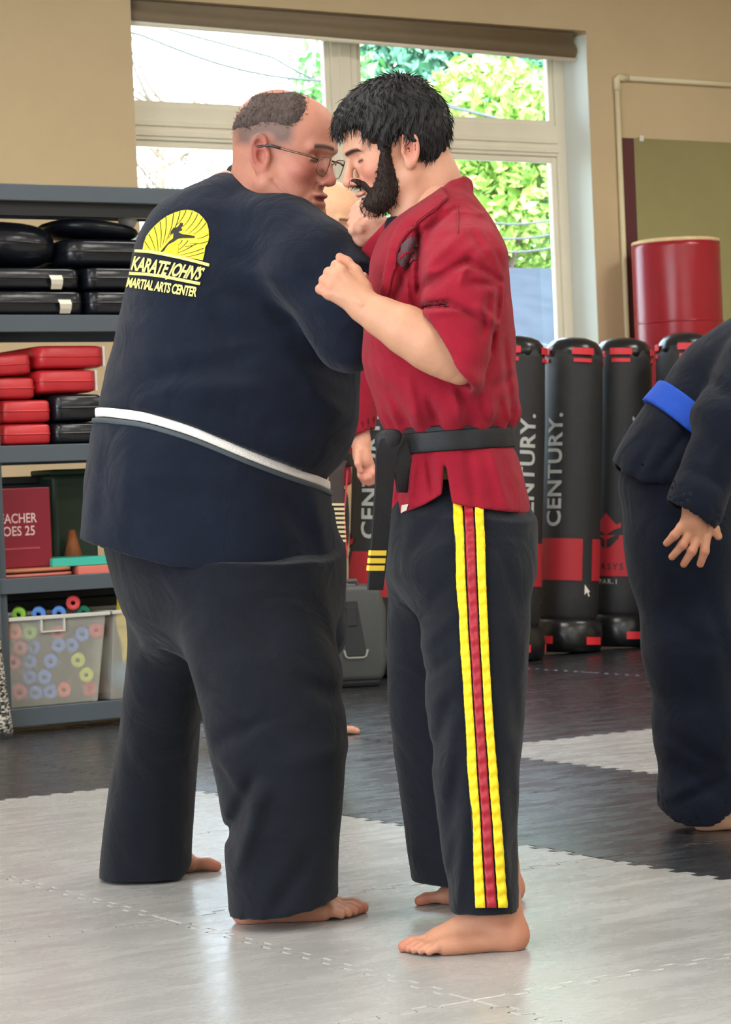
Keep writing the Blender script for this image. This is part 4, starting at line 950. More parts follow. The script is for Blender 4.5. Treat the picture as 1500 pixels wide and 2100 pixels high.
ca, cb_ = np.array(L(863, 640, 4.97)), np.array(L(957, 781, 4.95)); cn = np.array([(cb_ - ca)[2], 0, -(cb_ - ca)[0]]); cn /= np.linalg.norm(cn)
if cn[0] < 0: cn = -cn                                   # points up-right, into the sleeve
YCR = [(800, 640, 862, 480, 0.0072, 0.0125), (862, 480, 935, 425, 0.0072, 0.0075), (868, 560, 960, 470, 0.01152, -0.0075), (885, 600, 985, 510, 0.00864, 0.005), (862, 590, 960, 545, 0.00864, 0.015), (960, 545, 1020, 580, 0.00864, 0.0125), (880, 570, 950, 560, 0.01008, -0.01),
       (868, 632, 915, 630, 0.00576, 0.01875), (915, 630, 975, 660, 0.00648, 0.015), (880, 650, 940, 648, 0.0072, -0.00875), (950, 560, 940, 590, 0.00576, -0.0075), (960, 590, 1010, 590, 0.00864, 0.0125), (1000, 620, 985, 690, 0.00864, 0.0125), (975, 640, 1012, 670, 0.00864, -0.0125), (1020, 600, 1008, 720, 0.0072, 0.01), (1040, 700, 1052, 840, 0.00864, 0.00625),
       (815, 520, 835, 640, 0.00864, 0.0075), (840, 540, 850, 640, 0.0072, 0.0125), (858, 470, 858, 640, 0.00648, 0.01625), (905, 430, 860, 520, 0.00864, 0.0075), (960, 470, 1010, 560, 0.00864, 0.00625), (985, 450, 1030, 560, 0.0072, 0.005),
       (800, 800, 830, 862, 0.01008, 0.0075), (840, 780, 855, 865, 0.01008, -0.00625), (880, 820, 900, 862, 0.00864, 0.00875), (930, 800, 950, 868, 0.01008, -0.0075), (985, 820, 1000, 862, 0.00864, 0.01), (1030, 820, 1040, 862, 0.00864, 0.0075), (900, 745, 1000, 800, 0.0144, -0.00625), (820, 720, 930, 790, 0.0144, 0.005), (1000, 800, 1055, 770, 0.01152, 0.0075),
       (850, 940, 840, 1030, 0.00864, -0.00875), (880, 935, 890, 1010, 0.00864, 0.00875), (960, 930, 975, 1040, 0.01008, 0.00625), (1010, 930, 1040, 1040, 0.01008, -0.00625), (830, 950, 815, 1050, 0.0072, 0.0075)]
def y_jacket(P):
    d = T_y(P); fold = creases(P, YCR, YD - .2, YD + .02) + .0034 * waves(P, 3, 38, 6) + .0016 * waves(P, 4, 95, 6, (1, 1, .6))
    bl = .006 * np.exp(-((P[2] - L(900, 870, YD)[2]) / .03) ** 2) * np.sin(np.arctan2(P[1] - YD, P[0] - L(920, 870, YD)[0]) * 17); d = d + bl
    # near sleeve
    s = S_y(P); cut = (P[0] - ca[0]) * cn[0] + (P[2] - ca[2]) * cn[2]
    d = smin(d, smax(s, -cut, .006), .022)
    # far sleeve, raised
    fs = chain(P, [(L(880, 455, 5.36), .075), (L(835, 480, 5.44), .066), (L(795, 505, 5.47), .056), (L(765, 470, 5.46), .044)], .02)
    fa, fb = np.array(L(808, 440, 5.46)), np.array(L(738, 512, 5.46)); fn = np.array([-(fb - fa)[2], (fb - fa)[0]]); fn /= np.linalg.norm(fn)
    if fn[0] < 0: fn = -fn
    fcut = (P[0] - fa[0]) * fn[0] + (P[2] - fa[2]) * fn[1]
    d = smin(d, smax(fs, -fcut, .006), .02)
    d = d + fold
    # open cuffs and skirt
    d = smax(d, -np.maximum(s + fold + .009, cut - .05), .004)
    d = smax(d, -np.maximum(fs + fold + .009, fcut - .03), .004)
    hem = rowz(P, [(770, 1066), (806, 1063), (830, 1052), (870, 1035), (908, 1012), (918, 1030), (960, 1040), (1090, 1056), (1120, 1058)], YD - .12); d = smax(d, -hem, .004)
    zb_ = L(900, 925, YD)[2]; d = smax(d, -np.maximum(T_y(P) + fold + .010, P[2] - zb_), .004)
    slit = poly_sd(P[0], P[2], [L(*p, YD - .15)[::2] for p in ((912, 938), (900, 1090), (934, 1090))]); d = smax(d, -np.maximum(slit, P[1] - YD), .004)
    # neck opening, then the collar band
    d = smax(d, -chain(P, [(L(902, 340, YD), .07), (L(890, 400, YD), .068), (L(850, 450, YD - .02), .055), (L(815, 510, YD - .04), .025)], .02), .012)
    col = chain(P, [(L(950, 388, YD), .018), (L(932, 398, YD - .070), .018), (L(897, 424, YD - .108), .017), (L(864, 452, YD - .130), .016), (L(835, 490, YD - .148), .015), (L(811, 540, YD - .16), .013), (L(795, 590, YD - .165), .011)], .012)
    col2 = chain(P, [(L(952, 388, YD), .019), (L(926, 394, YD + .075), .018), (L(880, 418, YD + .105), .017), (L(845, 446, YD + .10), .015), (L(815, 480, YD + .05), .013), (L(800, 520, YD - .04), .012)], .012)
    col = np.minimum(col, col2); up_ = chain(P, [(L(950, 377, YD), .012), (L(931, 386, YD - .068), .012), (L(893, 413, YD - .104), .010)], .01); col = smin(col, up_, .014)
    col = smin(col, chain(P, [(L(952, 378, YD), .012), (L(926, 384, YD + .07), .012), (L(885, 408, YD + .10), .010)], .01), .014)
    return smin(d, col, .008)
lo, hi = bounds(tor + slv, .05); lo[0] -= .07; hi[1] += .1
jy = Y_.sdf('jacket', y_jacket, lo, hi, .0045, M_red); by = Y_.bvh(*Y_.last)
# collar stitching, shoulder seam, chest crest
M_seam = mat('dark crimson seam', (118, 16, 34), .8)
for nm, path in (('shoulder_seam', [(939, 420), (940, 445), (940, 480)]), ):
    V_ = [(x - 1.2, y, x + 1.2, y) for x, y in path]; Y_.ribbon(nm, by, V_, .0015, M_seam, jy, ns=14, na=1, solid=.001)
LAP = [(908, 388, 920, 410), (887, 403, 901, 427), (860, 421, 877, 446), (838, 441, 857, 462), (820, 463, 839, 481), (807, 487, 825, 501), (799, 521, 815, 531), (791, 562, 806, 569), (781, 612, 796, 617), (771, 670, 786, 673)]
Y_.ribbon('lapel', by, LAP, .004, M_red, jy, ns=60, na=5, solid=.0035)
Y_.ribbon('lapel_stitching', by, [(c - (c - a) * .12, d - (d - b) * .12, c - (c - a) * .07, d - (d - b) * .07) for a, b, c, d in LAP], .0065, M_seam, jy, ns=60, na=1, solid=.0008)
M_crest = mat('charcoal printed crest', (74, 48, 54), .75)
o5 = lambda pts: [(780 + x / 5, 420 + y / 5) for x, y in pts]
def crest_polys(): return [o5([(218, 420), (240, 395), (265, 375), (300, 345), (345, 330), (365, 345), (368, 400), (374, 470), (370, 540), (350, 575), (305, 622), (270, 657), (240, 642), (212, 612), (178, 592), (158, 560), (165, 520), (205, 490), (225, 470)])]
vs, fs = poly_tris(crest_polys(), 3); Y_.decal('crest_print', by, vs, fs, .003, M_crest, jy)
vs, fs = poly_tris([o5(p) for p in ([(222, 560), (262, 505), (290, 492), (330, 455), (318, 450), (280, 480), (250, 492), (208, 545)], [(300, 560), (345, 505), (352, 480), (338, 490), (292, 545)], [(335, 400), (368, 395), (370, 435), (345, 440)], [(300, 560), (330, 540), (350, 572), (330, 600)])], 3); Y_.decal('crest_lines', by, vs, fs, .0045, M_red, jy)
vs, fs = poly_tris([[(826, 1036), (839, 1033), (836, 1045), (824, 1052)]], 4); Y_.decal('hem_label', by, vs, fs, .002, mat('woven label', (200, 196, 180), .7), jy)
# dark T-shirt in the neck opening
Y_.sdf('undershirt', lambda P: np.maximum(smin(chain(P, [(L(885, 450, YD), .066), (L(850, 470, YD), .056), (L(826, 500, YD - .02), .040)], .03), rc(P, L(900, 460, YD), L(900, 700, YD), .08, .1), .03), P[2] - L(820, 446, YD)[2] - .0), np.array(L(780, 700, YD - .2)) - .02, np.array(L(1000, 420, YD + .2)) + .02, .006, M_navy)
# belt
def belt_loop(fig, name, loft, zf, u0, d0, bv, half, off, m, thick=.004, parent=None, n=96, tilt=None):
    g = []
    for i in range(n):
        a = 2 * math.pi * i / n; row = []
        for sgn in (1, 0, -1):
            zz = None; u = u0
            for it in range(3): zc = zf(u); pu, pw_, pa, pb = [float(q) for q in loft.prm(np.array([zc + TR * u]))]; u = pu + pa * math.cos(a)
            z = zc + sgn * half; o = Vector((pu + 1.0 * math.cos(a) * pa * 2.2, pw_ + math.sin(a) * pb * 2.2, zc)); c0 = Vector((pu, pw_, zc)); hit, no, _, _ = bv.ray_cast(o, (c0 - o).normalized())
            if hit is None: hit = Vector((pu + pa * math.cos(a), pw_ + pb * math.sin(a), z))
            dr = (hit - c0).normalized(); row.append((hit.x + dr.x * off, hit.y + dr.y * off, z))
        g.append(row)
    A_ = np.array(g); 
    for it in range(4): A_ = (np.roll(A_, 1, 0) + np.roll(A_, -1, 0) + 2 * A_) / 4
    V = A_.reshape(-1, 3); fs = [(3 * i + j, 3 * ((i + 1) % n) + j, 3 * ((i + 1) % n) + j + 1, 3 * i + j + 1) for i in range(n) for j in (0, 1)]
    o = fig.mesh(name, V, fs, m, parent); md = o.modifiers.new('solid', 'SOLIDIFY'); md.thickness = thick; md.offset = 1; md.use_even_offset = True; md2 = o.modifiers.new('sub', 'SUBSURF'); md2.levels = md2.render_levels = 1
    return o
qa, qb = L(790, 907, YD), L(1043, 888, YD)
zfy = lambda u: qa[2] + (u - qa[0]) * (qb[2] - qa[2]) / (qb[0] - qa[0])
bly = belt_loop(Y_, 'belt', T_y, zfy, qa[0] + .1, YD, by, .0235, .006, M_belt, .006)
zfy2 = lambda u: zfy(u) - .009
b2 = belt_loop(Y_, 'belt_wrap', T_y, zfy2, qa[0] + .1, YD, by, .0215, .012, M_belt, .004, bly)
def strap(fig, name, pts, m, parent, th=.005, n=24):
    """flat strap: list of (px, py, d, half width in px along x, depth slant)"""
    P_ = np.array(pts, float); t = np.linspace(0, len(P_) - 1, n); I = np.arange(len(P_)); Q = np.stack([np.interp(t, I, P_[:, k]) for k in range(5)], 1); V = []
    for (x, y, d, hw, sl) in Q:
        for s_ in (-1, -.33, .33, 1): V.append(L(x + hw * s_, y, d + sl * s_))
    fs = [(4 * j + i, 4 * j + i + 1, 4 * (j + 1) + i + 1, 4 * (j + 1) + i) for j in range(n - 1) for i in range(3)]
    o = fig.mesh(name, V, fs, m, parent, smooth=False); md = o.modifiers.new('solid', 'SOLIDIFY'); md.thickness = th; md.offset = 0; return o
KD = YD - .165
knot = Y_.sdf('knot', lambda P: smin(el(P, L(796, 903, KD), (.026, .020, .024)), rc(P, L(812, 893, KD - .002), L(790, 915, KD - .004), .012, .018), .01) + .0025 * waves(P, 9, 150), np.array(L(750, 960, KD)) - .06, np.array(L(850, 860, KD)) + .06, .004, M_belt, bly)
strap(Y_, 'belt_tail', [(805, 900, KD - .012, 24, .01), (793, 925, KD - .022, 21, .012), (788, 1000, KD - .02, 18, .012), (780, 1100, KD - .018, 17, .012), (770, 1210, KD - .016, 15, .012)], M_belt, bly)
strap(Y_, 'belt_tail', [(812, 905, KD + .0, 22, .01), (828, 960, KD + .002, 20, .012), (826, 1010, KD + .004, 10, .012)], M_belt, bly)
for yy in (1134, 1150, 1165):
    strap(Y_, 'rank_bar', [(773 + (1150 - yy) * .12, yy - 5.5, KD - .0185, 16, .012), (772 + (1150 - yy) * .12, yy + 5, KD - .0185, 16, .012)], mat('gold rank bar', (226, 190, 60), .5), bly, th=.008, n=3)
# trousers
hipY = [(985, 812, 1060, YD, .30), (1050, 798, 1087, YD, .36), (1110, 796, 1090, YD, .40), (1180, 800, 1089, YD, .40), (1230, 830, 1060, YD, .30)]
nlY = [(1080, 850, 1086, 5.16, .24), (1150, 846, 1090, 5.12, .25), (1280, 862, 1086, 5.08, .225), (1400, 870, 1080, 5.05, .21), (1500, 878, 1074, 5.03, .20), (1600, 886, 1068, 5.01, .195), (1700, 897, 1065, 4.99, .19), (1800, 912, 1066, 4.98, .185), (1905, 926, 1064, 4.97, .185)]
flY = [(1080, 800, 1045, 5.30, .26), (1150, 797, 1040, 5.33, .26), (1280, 795, 1032, 5.38, .23), (1430, 796, 1028, 5.42, .21), (1550, 808, 1032, 5.45, .20), (1700, 830, 1042, 5.48, .195), (1850, 850, 1056, 5.50, .19)]
H_y, N_y, F_y = Loft(hipY, 2.2, 3), Loft(nlY, 2.3, 4), Loft(flY, 2.3, 4)
YPC = [(850, 1130, 905, 1060, .016, .006), (880, 1160, 930, 1100, .016, -.005), (870, 1260, 925, 1190, .016, .006), (868, 1330, 930, 1260, .014, -.006), (872, 1390, 930, 1340, .012, .006), (880, 1450, 925, 1400, .014, -.005), (885, 1560, 920, 1440, .012, .007), (905, 1620, 930, 1480, .012, -.006), (915, 1700, 940, 1560, .012, .007), (930, 1850, 952, 1650, .012, -.008), (915, 1850, 935, 1700, .010, .006), (1040, 1300, 1060, 1500, .014, .005), (1045, 1550, 1050, 1800, .012, .005), (1020, 1100, 1060, 1240, .016, .005)]
def y_pants(P):
    n_, f_ = N_y(P), F_y(P); wv = .004 * waves(P, 21, 20, 5, (1, 1, .35)) + .0018 * waves(P, 22, 60, 5, (1, 1, .3))
    nz = rowz(P, [(900, 1867), (925, 1868), (960, 1864), (1070, 1862)], 4.97); fz = rowz(P, [(840, 1802), (850, 1806), (910, 1808), (1000, 1808)], 5.5)
    a = np.maximum(n_, -nz); b = np.maximum(f_, -fz)
    d = smin(smin(a, b, .05), H_y(P), .06) + wv + creases(P, YPC, 5.0, 5.12)
    cz = wv + creases(P, YPC, 5.0, 5.12); d = smax(d, -np.maximum(n_ + cz + .013, nz - .12), .003); return smax(d, -np.maximum(f_ + cz + .013, fz - .12), .003)
lo, hi = bounds(hipY + nlY + flY, .04)
py_ = Y_.sdf('trousers', y_pants, lo, hi, .0055, M_navy2); bpy_ = Y_.bvh(*Y_.last)
STR = [(1036, 930, 990), (1160, 937, 995), (1290, 944, 1000), (1400, 951, 1005), (1500, 957, 1011), (1600, 963, 1018), (1700, 969, 1026), (1800, 974, 1032), (1861, 977, 1037)]
def seg(f0, f1): return [(l + (r - l) * f0, y, l + (r - l) * f1, y) for y, l, r in STR]
Y_.ribbon('stripe_backing', bpy_, seg(-.03, 1.03), .002, M_belt, py_, ns=150, na=6, solid=.002)
Y_.ribbon('yellow_stripe', bpy_, seg(.0, .30), .0075, M_yel2, py_, ns=260, na=4, solid=.002, ripple=.0040, rl=27)
Y_.ribbon('red_stripe', bpy_, seg(.36, .66), .0075, M_redr, py_, ns=260, na=4, solid=.002, ripple=.0032, rl=27)
Y_.ribbon('yellow_stripe', bpy_, seg(.72, 1.0), .0075, M_yel2, py_, ns=260, na=4, solid=.002, ripple=.0040, rl=27)
# body: head and neck, arms with hands, feet, hidden trunk
SK_Y = ((200, 148, 123), (190, 106, 90), (48, 36, 34), (176, 104, 96))
hoY, hRY = headframe(817, 313, 5.20, -1, math.radians(15), math.radians(11)); hsY = .97; hkY = dict(fore=.007, nose=.003, mouth=.004, ear=1.08, browz=-.007, chinz=.007)
def y_head(P):
    h = tohead(P, hoY, hRY, hsY); d = head_sd(h, hkY) * hsY
    nk = chain(P, [(L(868, 320, 5.21), .056), (L(885, 380, 5.22), .060), (L(893, 440, 5.23), .070)], .02)
    nk = smin(nk, rc(P, L(842, 345, 5.16), L(850, 430, 5.17), .022, .020), .03); nk = smin(nk, rc(P, L(812, 390, 5.2), L(850, 450, 5.2), .028, .04), .03)
    return smin(d, nk, .02)
def y_headcol(P):
    h = tohead(P, hoY, hRY, hsY); return skin_col(h, *SK_Y, hkY)
parts_v, parts_q, parts_c = [], [], []
def addpart(f, lo, hi, h, colf, store):
    V, Q = iso(f, lo, hi, h); store.append((V, Q, colf([V[:, 0], V[:, 1], V[:, 2]])))
def joinparts(fig, name, store, m):
    V = np.concatenate([s[0] for s in store]); off = np.cumsum([0] + [len(s[0]) for s in store[:-1]]); Q = np.concatenate([s[1] + o for s, o in zip(store, off)]); c = np.concatenate([s[2] for s in store]); return fig.mesh(name, V, Q, m, None, c)
def limbcol(base, flush, spots):
    def f(P):
        c = np.tile(np.array(srgb(base)[:3]), (len(P[0]), 1)); fl = np.array(srgb(flush)[:3])
        for (p, r, w) in spots:
            g = w * np.exp(-((P[0] - p[0]) ** 2 + (P[1] - p[1]) ** 2 + (P[2] - p[2]) ** 2) / r ** 2); c = c * (1 - g[:, None]) + fl * g[:, None]
        return c
    return f
stY = []
hc = np.array(hoY); addpart(y_head, hc - [.20, .15, .17], hc + [.17, .15, .20], .0026, y_headcol, stY)
# near arm: forearm and fist (knuckles up-left, back of the hand to the camera)
WR = L(742, 626, 5.00)
FING = [  # MCP, PIP, DIP, tip, radius
    (L(700, 556, 5.005), L(690, 544, 5.022), L(700, 549, 5.050), L(716, 558, 5.050), .0105),
    (L(689, 571, 5.000), L(675, 559, 5.016), L(684, 563, 5.048), L(702, 573, 5.050), .0108),
    (L(681, 586, 5.000), L(665, 575, 5.014), L(674, 579, 5.046), L(694, 590, 5.048), .0103),
    (L(675, 603, 5.004), L(657, 593, 5.014), L(668, 597, 5.042), L(690, 608, 5.046), .0095)]
def y_arm(P):
    d = chain(P, [(L(935, 540, 5.05), .04), (L(948, 690, 4.965), .045)], .02)
    d = smin(d, chain(P, [(L(948, 762, 4.965), .024), (L(925, 735, 4.965), .040), (L(880, 705, 4.965), .046), (L(830, 675, 4.975), .042), (L(780, 648, 4.99), .032), (L(748, 630, 5.0), .0265)], .03), .03)
    hnd = None
    for (m_, p_, q_, t_, r) in FING:
        e = chain(P, [(WR, .022), (m_, r * 1.12)], .01); hnd = e if hnd is None else smin(hnd, e, .014)
    hnd = smin(hnd, rc(P, L(738, 600, 5.02), L(705, 585, 5.03), .026, .022), .02)
    for (m_, p_, q_, t_, r) in FING:
        fg = smin(rc(P, m_, p_, r * 1.05, r), smin(rc(P, p_, q_, r, r * .92), rc(P, q_, t_, r * .92, r * .85), .004), .004); hnd = smin(hnd, fg, .004)
        hnd = smin(hnd, el(P, m_, (r * 1.05, r * 1.05, r * 1.05)), .006)
    th = chain(P, [(L(742, 590, 5.02), .019), (L(728, 558, 5.028), .0135), (L(711, 538, 5.035), .0105), (L(697, 527, 5.036), .0085)], .008); hnd = smin(hnd, th, .008)
    d = smin(d, hnd, .018)
    tendon = sum(.0010 * np.exp(-(poly_line(P[0], P[2], [WR[::2], m_[::2]]) / .004) ** 2) for m_, *_ in FING)
    return d - tendon * (P[1] < 5.01)
armlo, armhi = np.array([min(L(640, 520, 5.0)[0], 0) - .02, 4.85, L(900, 800, 5.0)[2] - .03]), np.array([L(1010, 500, 5)[0] + .03, 5.14, L(900, 450, 5.05)[2] + .02])
kn = [(m_, .014, .35) for m_, *_ in FING] + [(p_, .012, .45) for _, p_, *_ in FING] + [(L(700, 530, 5.03), .015, .4), (L(955, 765, 4.96), .03, .3)]
addpart(y_arm, armlo, armhi, .0030, limbcol((192, 142, 114), (188, 104, 88), kn), stY)
# far arm: raised hand beside the bald man's face
def y_arm2(P):
    d = chain(P, [(L(850, 480, 5.42), .045), (L(800, 500, 5.47), .036), (L(768, 466, 5.46), .030), (L(752, 447, 5.46), .024)], .02)
    hnd = smin(rc(P, L(752, 447, 5.46), L(742, 428, 5.46), .024, .017), rc(P, L(760, 432, 5.47), L(742, 425, 5.47), .020, .014), .015)
    for i, (a, b, c) in enumerate((((741, 424), (728, 432), (727, 446)), ((739, 432), (724, 444), (728, 458)), ((738, 442), (722, 458), (728, 472)), ((738, 452), (724, 472), (732, 484)))):
        D = 5.455 + .012 * (i - 1.5) * -1; hnd = smin(hnd, chain(P, [(L(*a, D), .0105), (L(*b, D - .005), .0095), (L(*c, D + .004), .0085)], .005), .005)
    hnd = smin(hnd, chain(P, [(L(758, 455, 5.44), .016), (L(740, 468, 5.43), .011), (L(727, 462, 5.43), .009)], .006), .006)
    hnd = smin(hnd, rc(P, L(760, 470, 5.455), L(742, 492, 5.45), .018, .016), .014)
    return smin(d, hnd, .012)
addpart(y_arm2, np.array(L(690, 540, 5.46)) - [.03, .1, .02], np.array(L(880, 400, 5.46)) + [.02, .1, .02], .0032, limbcol((206, 156, 132), (196, 116, 102), [(L(730, 450, 5.45), .03, .4)]), stY)
# feet
fo1 = onZ(1083, 1951, 0); F1 = (fo1.dot(cr), fo1.dot(cf) + .035, 0); fo2 = onZ(1074, 1850, 0); F2 = (fo2.dot(cr), fo2.dot(cf) + .03, 0)
f1 = lambda P: smin(foot_sd(P, F1, math.pi + .06, .99, True), rc(P, (F1[0] - .056, F1[1], .13), L(1000, 1700, 4.98), .043, .06), .02)
f2 = lambda P: smin(foot_sd(P, F2, math.pi - .05, .93, False), rc(P, (F2[0] - .05, F2[1], .13), L(965, 1700, 5.47), .040, .055), .02)
fcol = lambda F, s: limbcol((184, 130, 104), (172, 92, 76), [((F[0] - .245 * s, F[1] + q, .012), .026, .5) for q in (-.03, 0, .03)] + [((F[0] - .01, F[1], .02), .035, .5), ((F[0] - .055, F[1] - .03, .075), .025, .3)])
addpart(f1, (F1[0] - .29, F1[1] - .08, -.002), (F1[0] + .03, F1[1] + .09, .27), .0030, fcol(F1, 1.05), stY)
addpart(f2, (F2[0] - .26, F2[1] - .08, -.002), (F2[0] + .03, F2[1] + .08, .27), .0034, fcol(F2, .93), stY)
trunk = lambda P: smin(smin(rc(P, L(905, 480, YD), L(920, 900, YD), .10, .12), smin(rc(P, L(950, 1000, YD - .05), L(985, 1750, 4.99), .10, .05), rc(P, L(910, 1000, YD + .06), L(965, 1750, 5.48), .10, .05), .05), .08), rc(P, L(893, 420, YD), L(900, 520, YD), .06, .08), .05)
addpart(trunk, np.array(L(780, 1780, YD - .3)) - .02, np.array(L(1100, 380, YD + .35)) + .02, .014, limbcol(SK_Y[0], SK_Y[1], []), stY)
joinparts(Y_, 'body', stY, M_skinv)
# hair and beard
def pxpoly(pts, o, R, s, d):      # picture outline -> head x,z plane
    r = []
    for (x, y) in pts: p = np.array(L(x, y, d)) - o; q = R.T @ p / s; r.append((q[0], q[2]))
    return r
hpY = [(693, 272), (706, 269), (724, 263), (738, 264), (744, 279), (758, 289), (774, 296), (782, 314), (792, 320), (797, 300), (803, 290), (821, 276), (842, 291), (855, 312), (863, 328), (884, 343), (908, 330), (929, 266), (933, 231), (905, 185), (880, 154), (842, 133), (814, 135), (769, 155), (727, 180), (704, 203), (692, 222), (687, 252)]
def y_hair(P):
    h = tohead(P, hoY, hRY, hsY); g = head_region(h, hoY, hRY, hsY, 1, hpY) / hsY
    vol = smin(el(h, (.004, 0, .066), (.125, .094, .098)), el(h, (-.03, 0, .02), (.095, .088, .09)), .03)
    d = smax(vol, g, .018) * hsY
    d = smax(d, -(head_sd(h, dict(hkY, ear=.6)) * hsY + .004), .004)
    a = np.arctan2(h[1], h[0] + .03); r = np.sqrt(h[0] ** 2 + h[1] ** 2)
    st = np.sin(a * 26 + 5 * np.sin(h[2] * 60) + 3 * np.sin(r * 90)) * .0022 + .0035 * waves(P, 31, 75, 6) + .0015 * waves(P, 33, 210, 6)
    return d + st
hy = Y_.sdf('hair', y_hair, hc - [.17, .15, .10], hc + [.19, .15, .24], .0030, M_hairk)
def strands(fig, name, roots, dirf, n, length, rad, m, parent, seed):
    g = np.random.default_rng(seed); mb = MB(); V, Q = roots
    for i in g.choice(len(V), n, replace=False):
        p = np.array(V[i]); d = dirf(p, g); q = [p + d * length * t * g.uniform(.7, 1.1) + g.normal(size=3) * .0015 * t for t in (-.15, .35, .7, 1.0)]
        mb.tube([Vector(fig.loc(v)) for v in q], [rad, rad, rad * .7, rad * .2], 4, cap=False)
    me = mb.mesh(name); o = meshobj(name, me, m, parent, True); tag(o, kind='stuff'); return o
VY = Y_.last[0]; ctr = np.array(frhead((-.02, 0, .06), hoY, hRY, hsY)); crown = np.array(frhead((-.06, 0, .15), hoY, hRY, hsY))
def hdir(p, g):
    out = (p - ctr); out /= np.linalg.norm(out); fl = p - crown; fl -= out * (fl @ out); fl /= np.linalg.norm(fl) + 1e-6
    d = fl + out * g.uniform(.12, .45) + g.normal(size=3) * .18; return d / np.linalg.norm(d)
strands(Y_, 'hair_strands', Y_.last, hdir, 2600, .022, .0011, M_hairk, hy, 5)
bpY = [(783, 300), (800, 300), (806, 335), (818, 372), (820, 396), (814, 424), (795, 436), (775, 440), (756, 434), (743, 418), (745, 402), (754, 396), (746, 388), (733, 380), (718, 372), (722, 365), (736, 365), (750, 372), (760, 383), (764, 386), (771, 368), (775, 345), (778, 318)]
def y_beard(P):
    h = tohead(P, hoY, hRY, hsY); g = head_region(h, hoY, hRY, hsY, 1, bpY) / hsY; base = head_sd(h, dict(hkY, ear=.5)) * hsY
    th = np.clip(-g * .55, -.006, .013); d = base - th - .0015 * waves(P, 41, 160, 6) - .001 * waves(P, 42, 320, 5)
    d = np.maximum(d, g * hsY - .001); lip = el(h, (.108, 0, -.0685), (.02, .021, .0085)); d = smax(d, -lip * hsY, .003)
    return np.maximum(d, -(base + .004))
bd = Y_.sdf('beard', y_beard, hc - [.16, .12, .15], hc + [.06, .12, .05], .0028, M_beard)
def bdir(p, g):
    h = hRY.T @ (p - hoY); o = np.array([h[0] - .02, h[1], h[2] + .04]); o /= np.linalg.norm(o); d = hRY @ (o * .5 + np.array([.15, 0, -.8])) + g.normal(size=3) * .25; return d / np.linalg.norm(d)
strands(Y_, 'beard_strands', Y_.last, bdir, 1500, .010, .0006, M_beard, bd, 6)
tp = frhead((.1015, 0, -.066), hoY, hRY, hsY); 
Y_.sdf('teeth', lambda P: el(tohead(P, hoY, hRY, hsY), (.094, 0, -.067), (.010, .018, .0045)), np.array(tp) - .03, np.array(tp) + .03, .0018, mat('teeth', (232, 228, 218), .3))

# ------------------------------------------------------------------ the older man in black, seen from behind
O_ = Fig(560, 1890, 'heavy balding man with glasses in a black logo jacket, seen from behind')
OD = 5.75
toO = [(346, 468, 500, 5.72, .10), (360, 446, 520, 5.72, .16), (378, 405, 545, 5.72, .23), (395, 365, 572, 5.73, .28), (415, 330, 602, 5.74, .33), (440, 306, 636, 5.74, .38), (480, 286, 676, 5.75, .43), (520, 275, 705, 5.75, .46), (560, 264, 718, 5.75, .49), (620, 252, 728, 5.75, .52), (680, 240, 736, 5.75, .54),
       (740, 228, 740, 5.75, .56), (800, 214, 741, 5.75, .57), (850, 206, 737, 5.75, .575), (900, 204, 728, 5.75, .57), (945, 205, 706, 5.75, .555), (985, 206, 668, 5.75, .53), (1010, 206, 640, 5.75, .51)]
skO = [(800, 214, 690, 5.75, .52), (830, 205, 690, 5.75, .53), (880, 193, 683, 5.75, .54), (940, 181, 674, 5.75, .545), (1000, 172, 677, 5.75, .55), (1060, 167, 685, 5.75, .555), (1110, 163, 692, 5.75, .56), (1200, 158, 700, 5.75, .56)]
T_o, K_o = Loft(toO, 2.35, 3), Loft(skO, 2.3, 3)
BELT = [(150, 836), (207, 838), (300, 850), (400, 882), (500, 926), (600, 966), (668, 991), (760, 1010)]
OCR = [(470, 600, 640, 660, .02, .006), (500, 560, 650, 600, .018, -.005), (380, 660, 560, 700, .025, .004), (330, 770, 520, 730, .02, .006), (350, 800, 560, 790, .02, -.005), (440, 840, 620, 880, .02, .006), (480, 800, 690, 840, .02, -.005), (560, 640, 700, 720, .022, .007), (600, 720, 720, 780, .02, .006), (640, 800, 720, 860, .016, -.005),
       (600, 460, 680, 640, .02, .006), (300, 700, 330, 800, .02, -.004), (420, 560, 470, 680, .02, .004), (215, 900, 200, 1080, .02, .005), (260, 900, 250, 1090, .02, -.004), (330, 1000, 500, 1030, .02, .004), (420, 960, 560, 1010, .02, -.004), (560, 1000, 640, 1120, .02, .005), (640, 1000, 670, 1140, .018, -.006)]
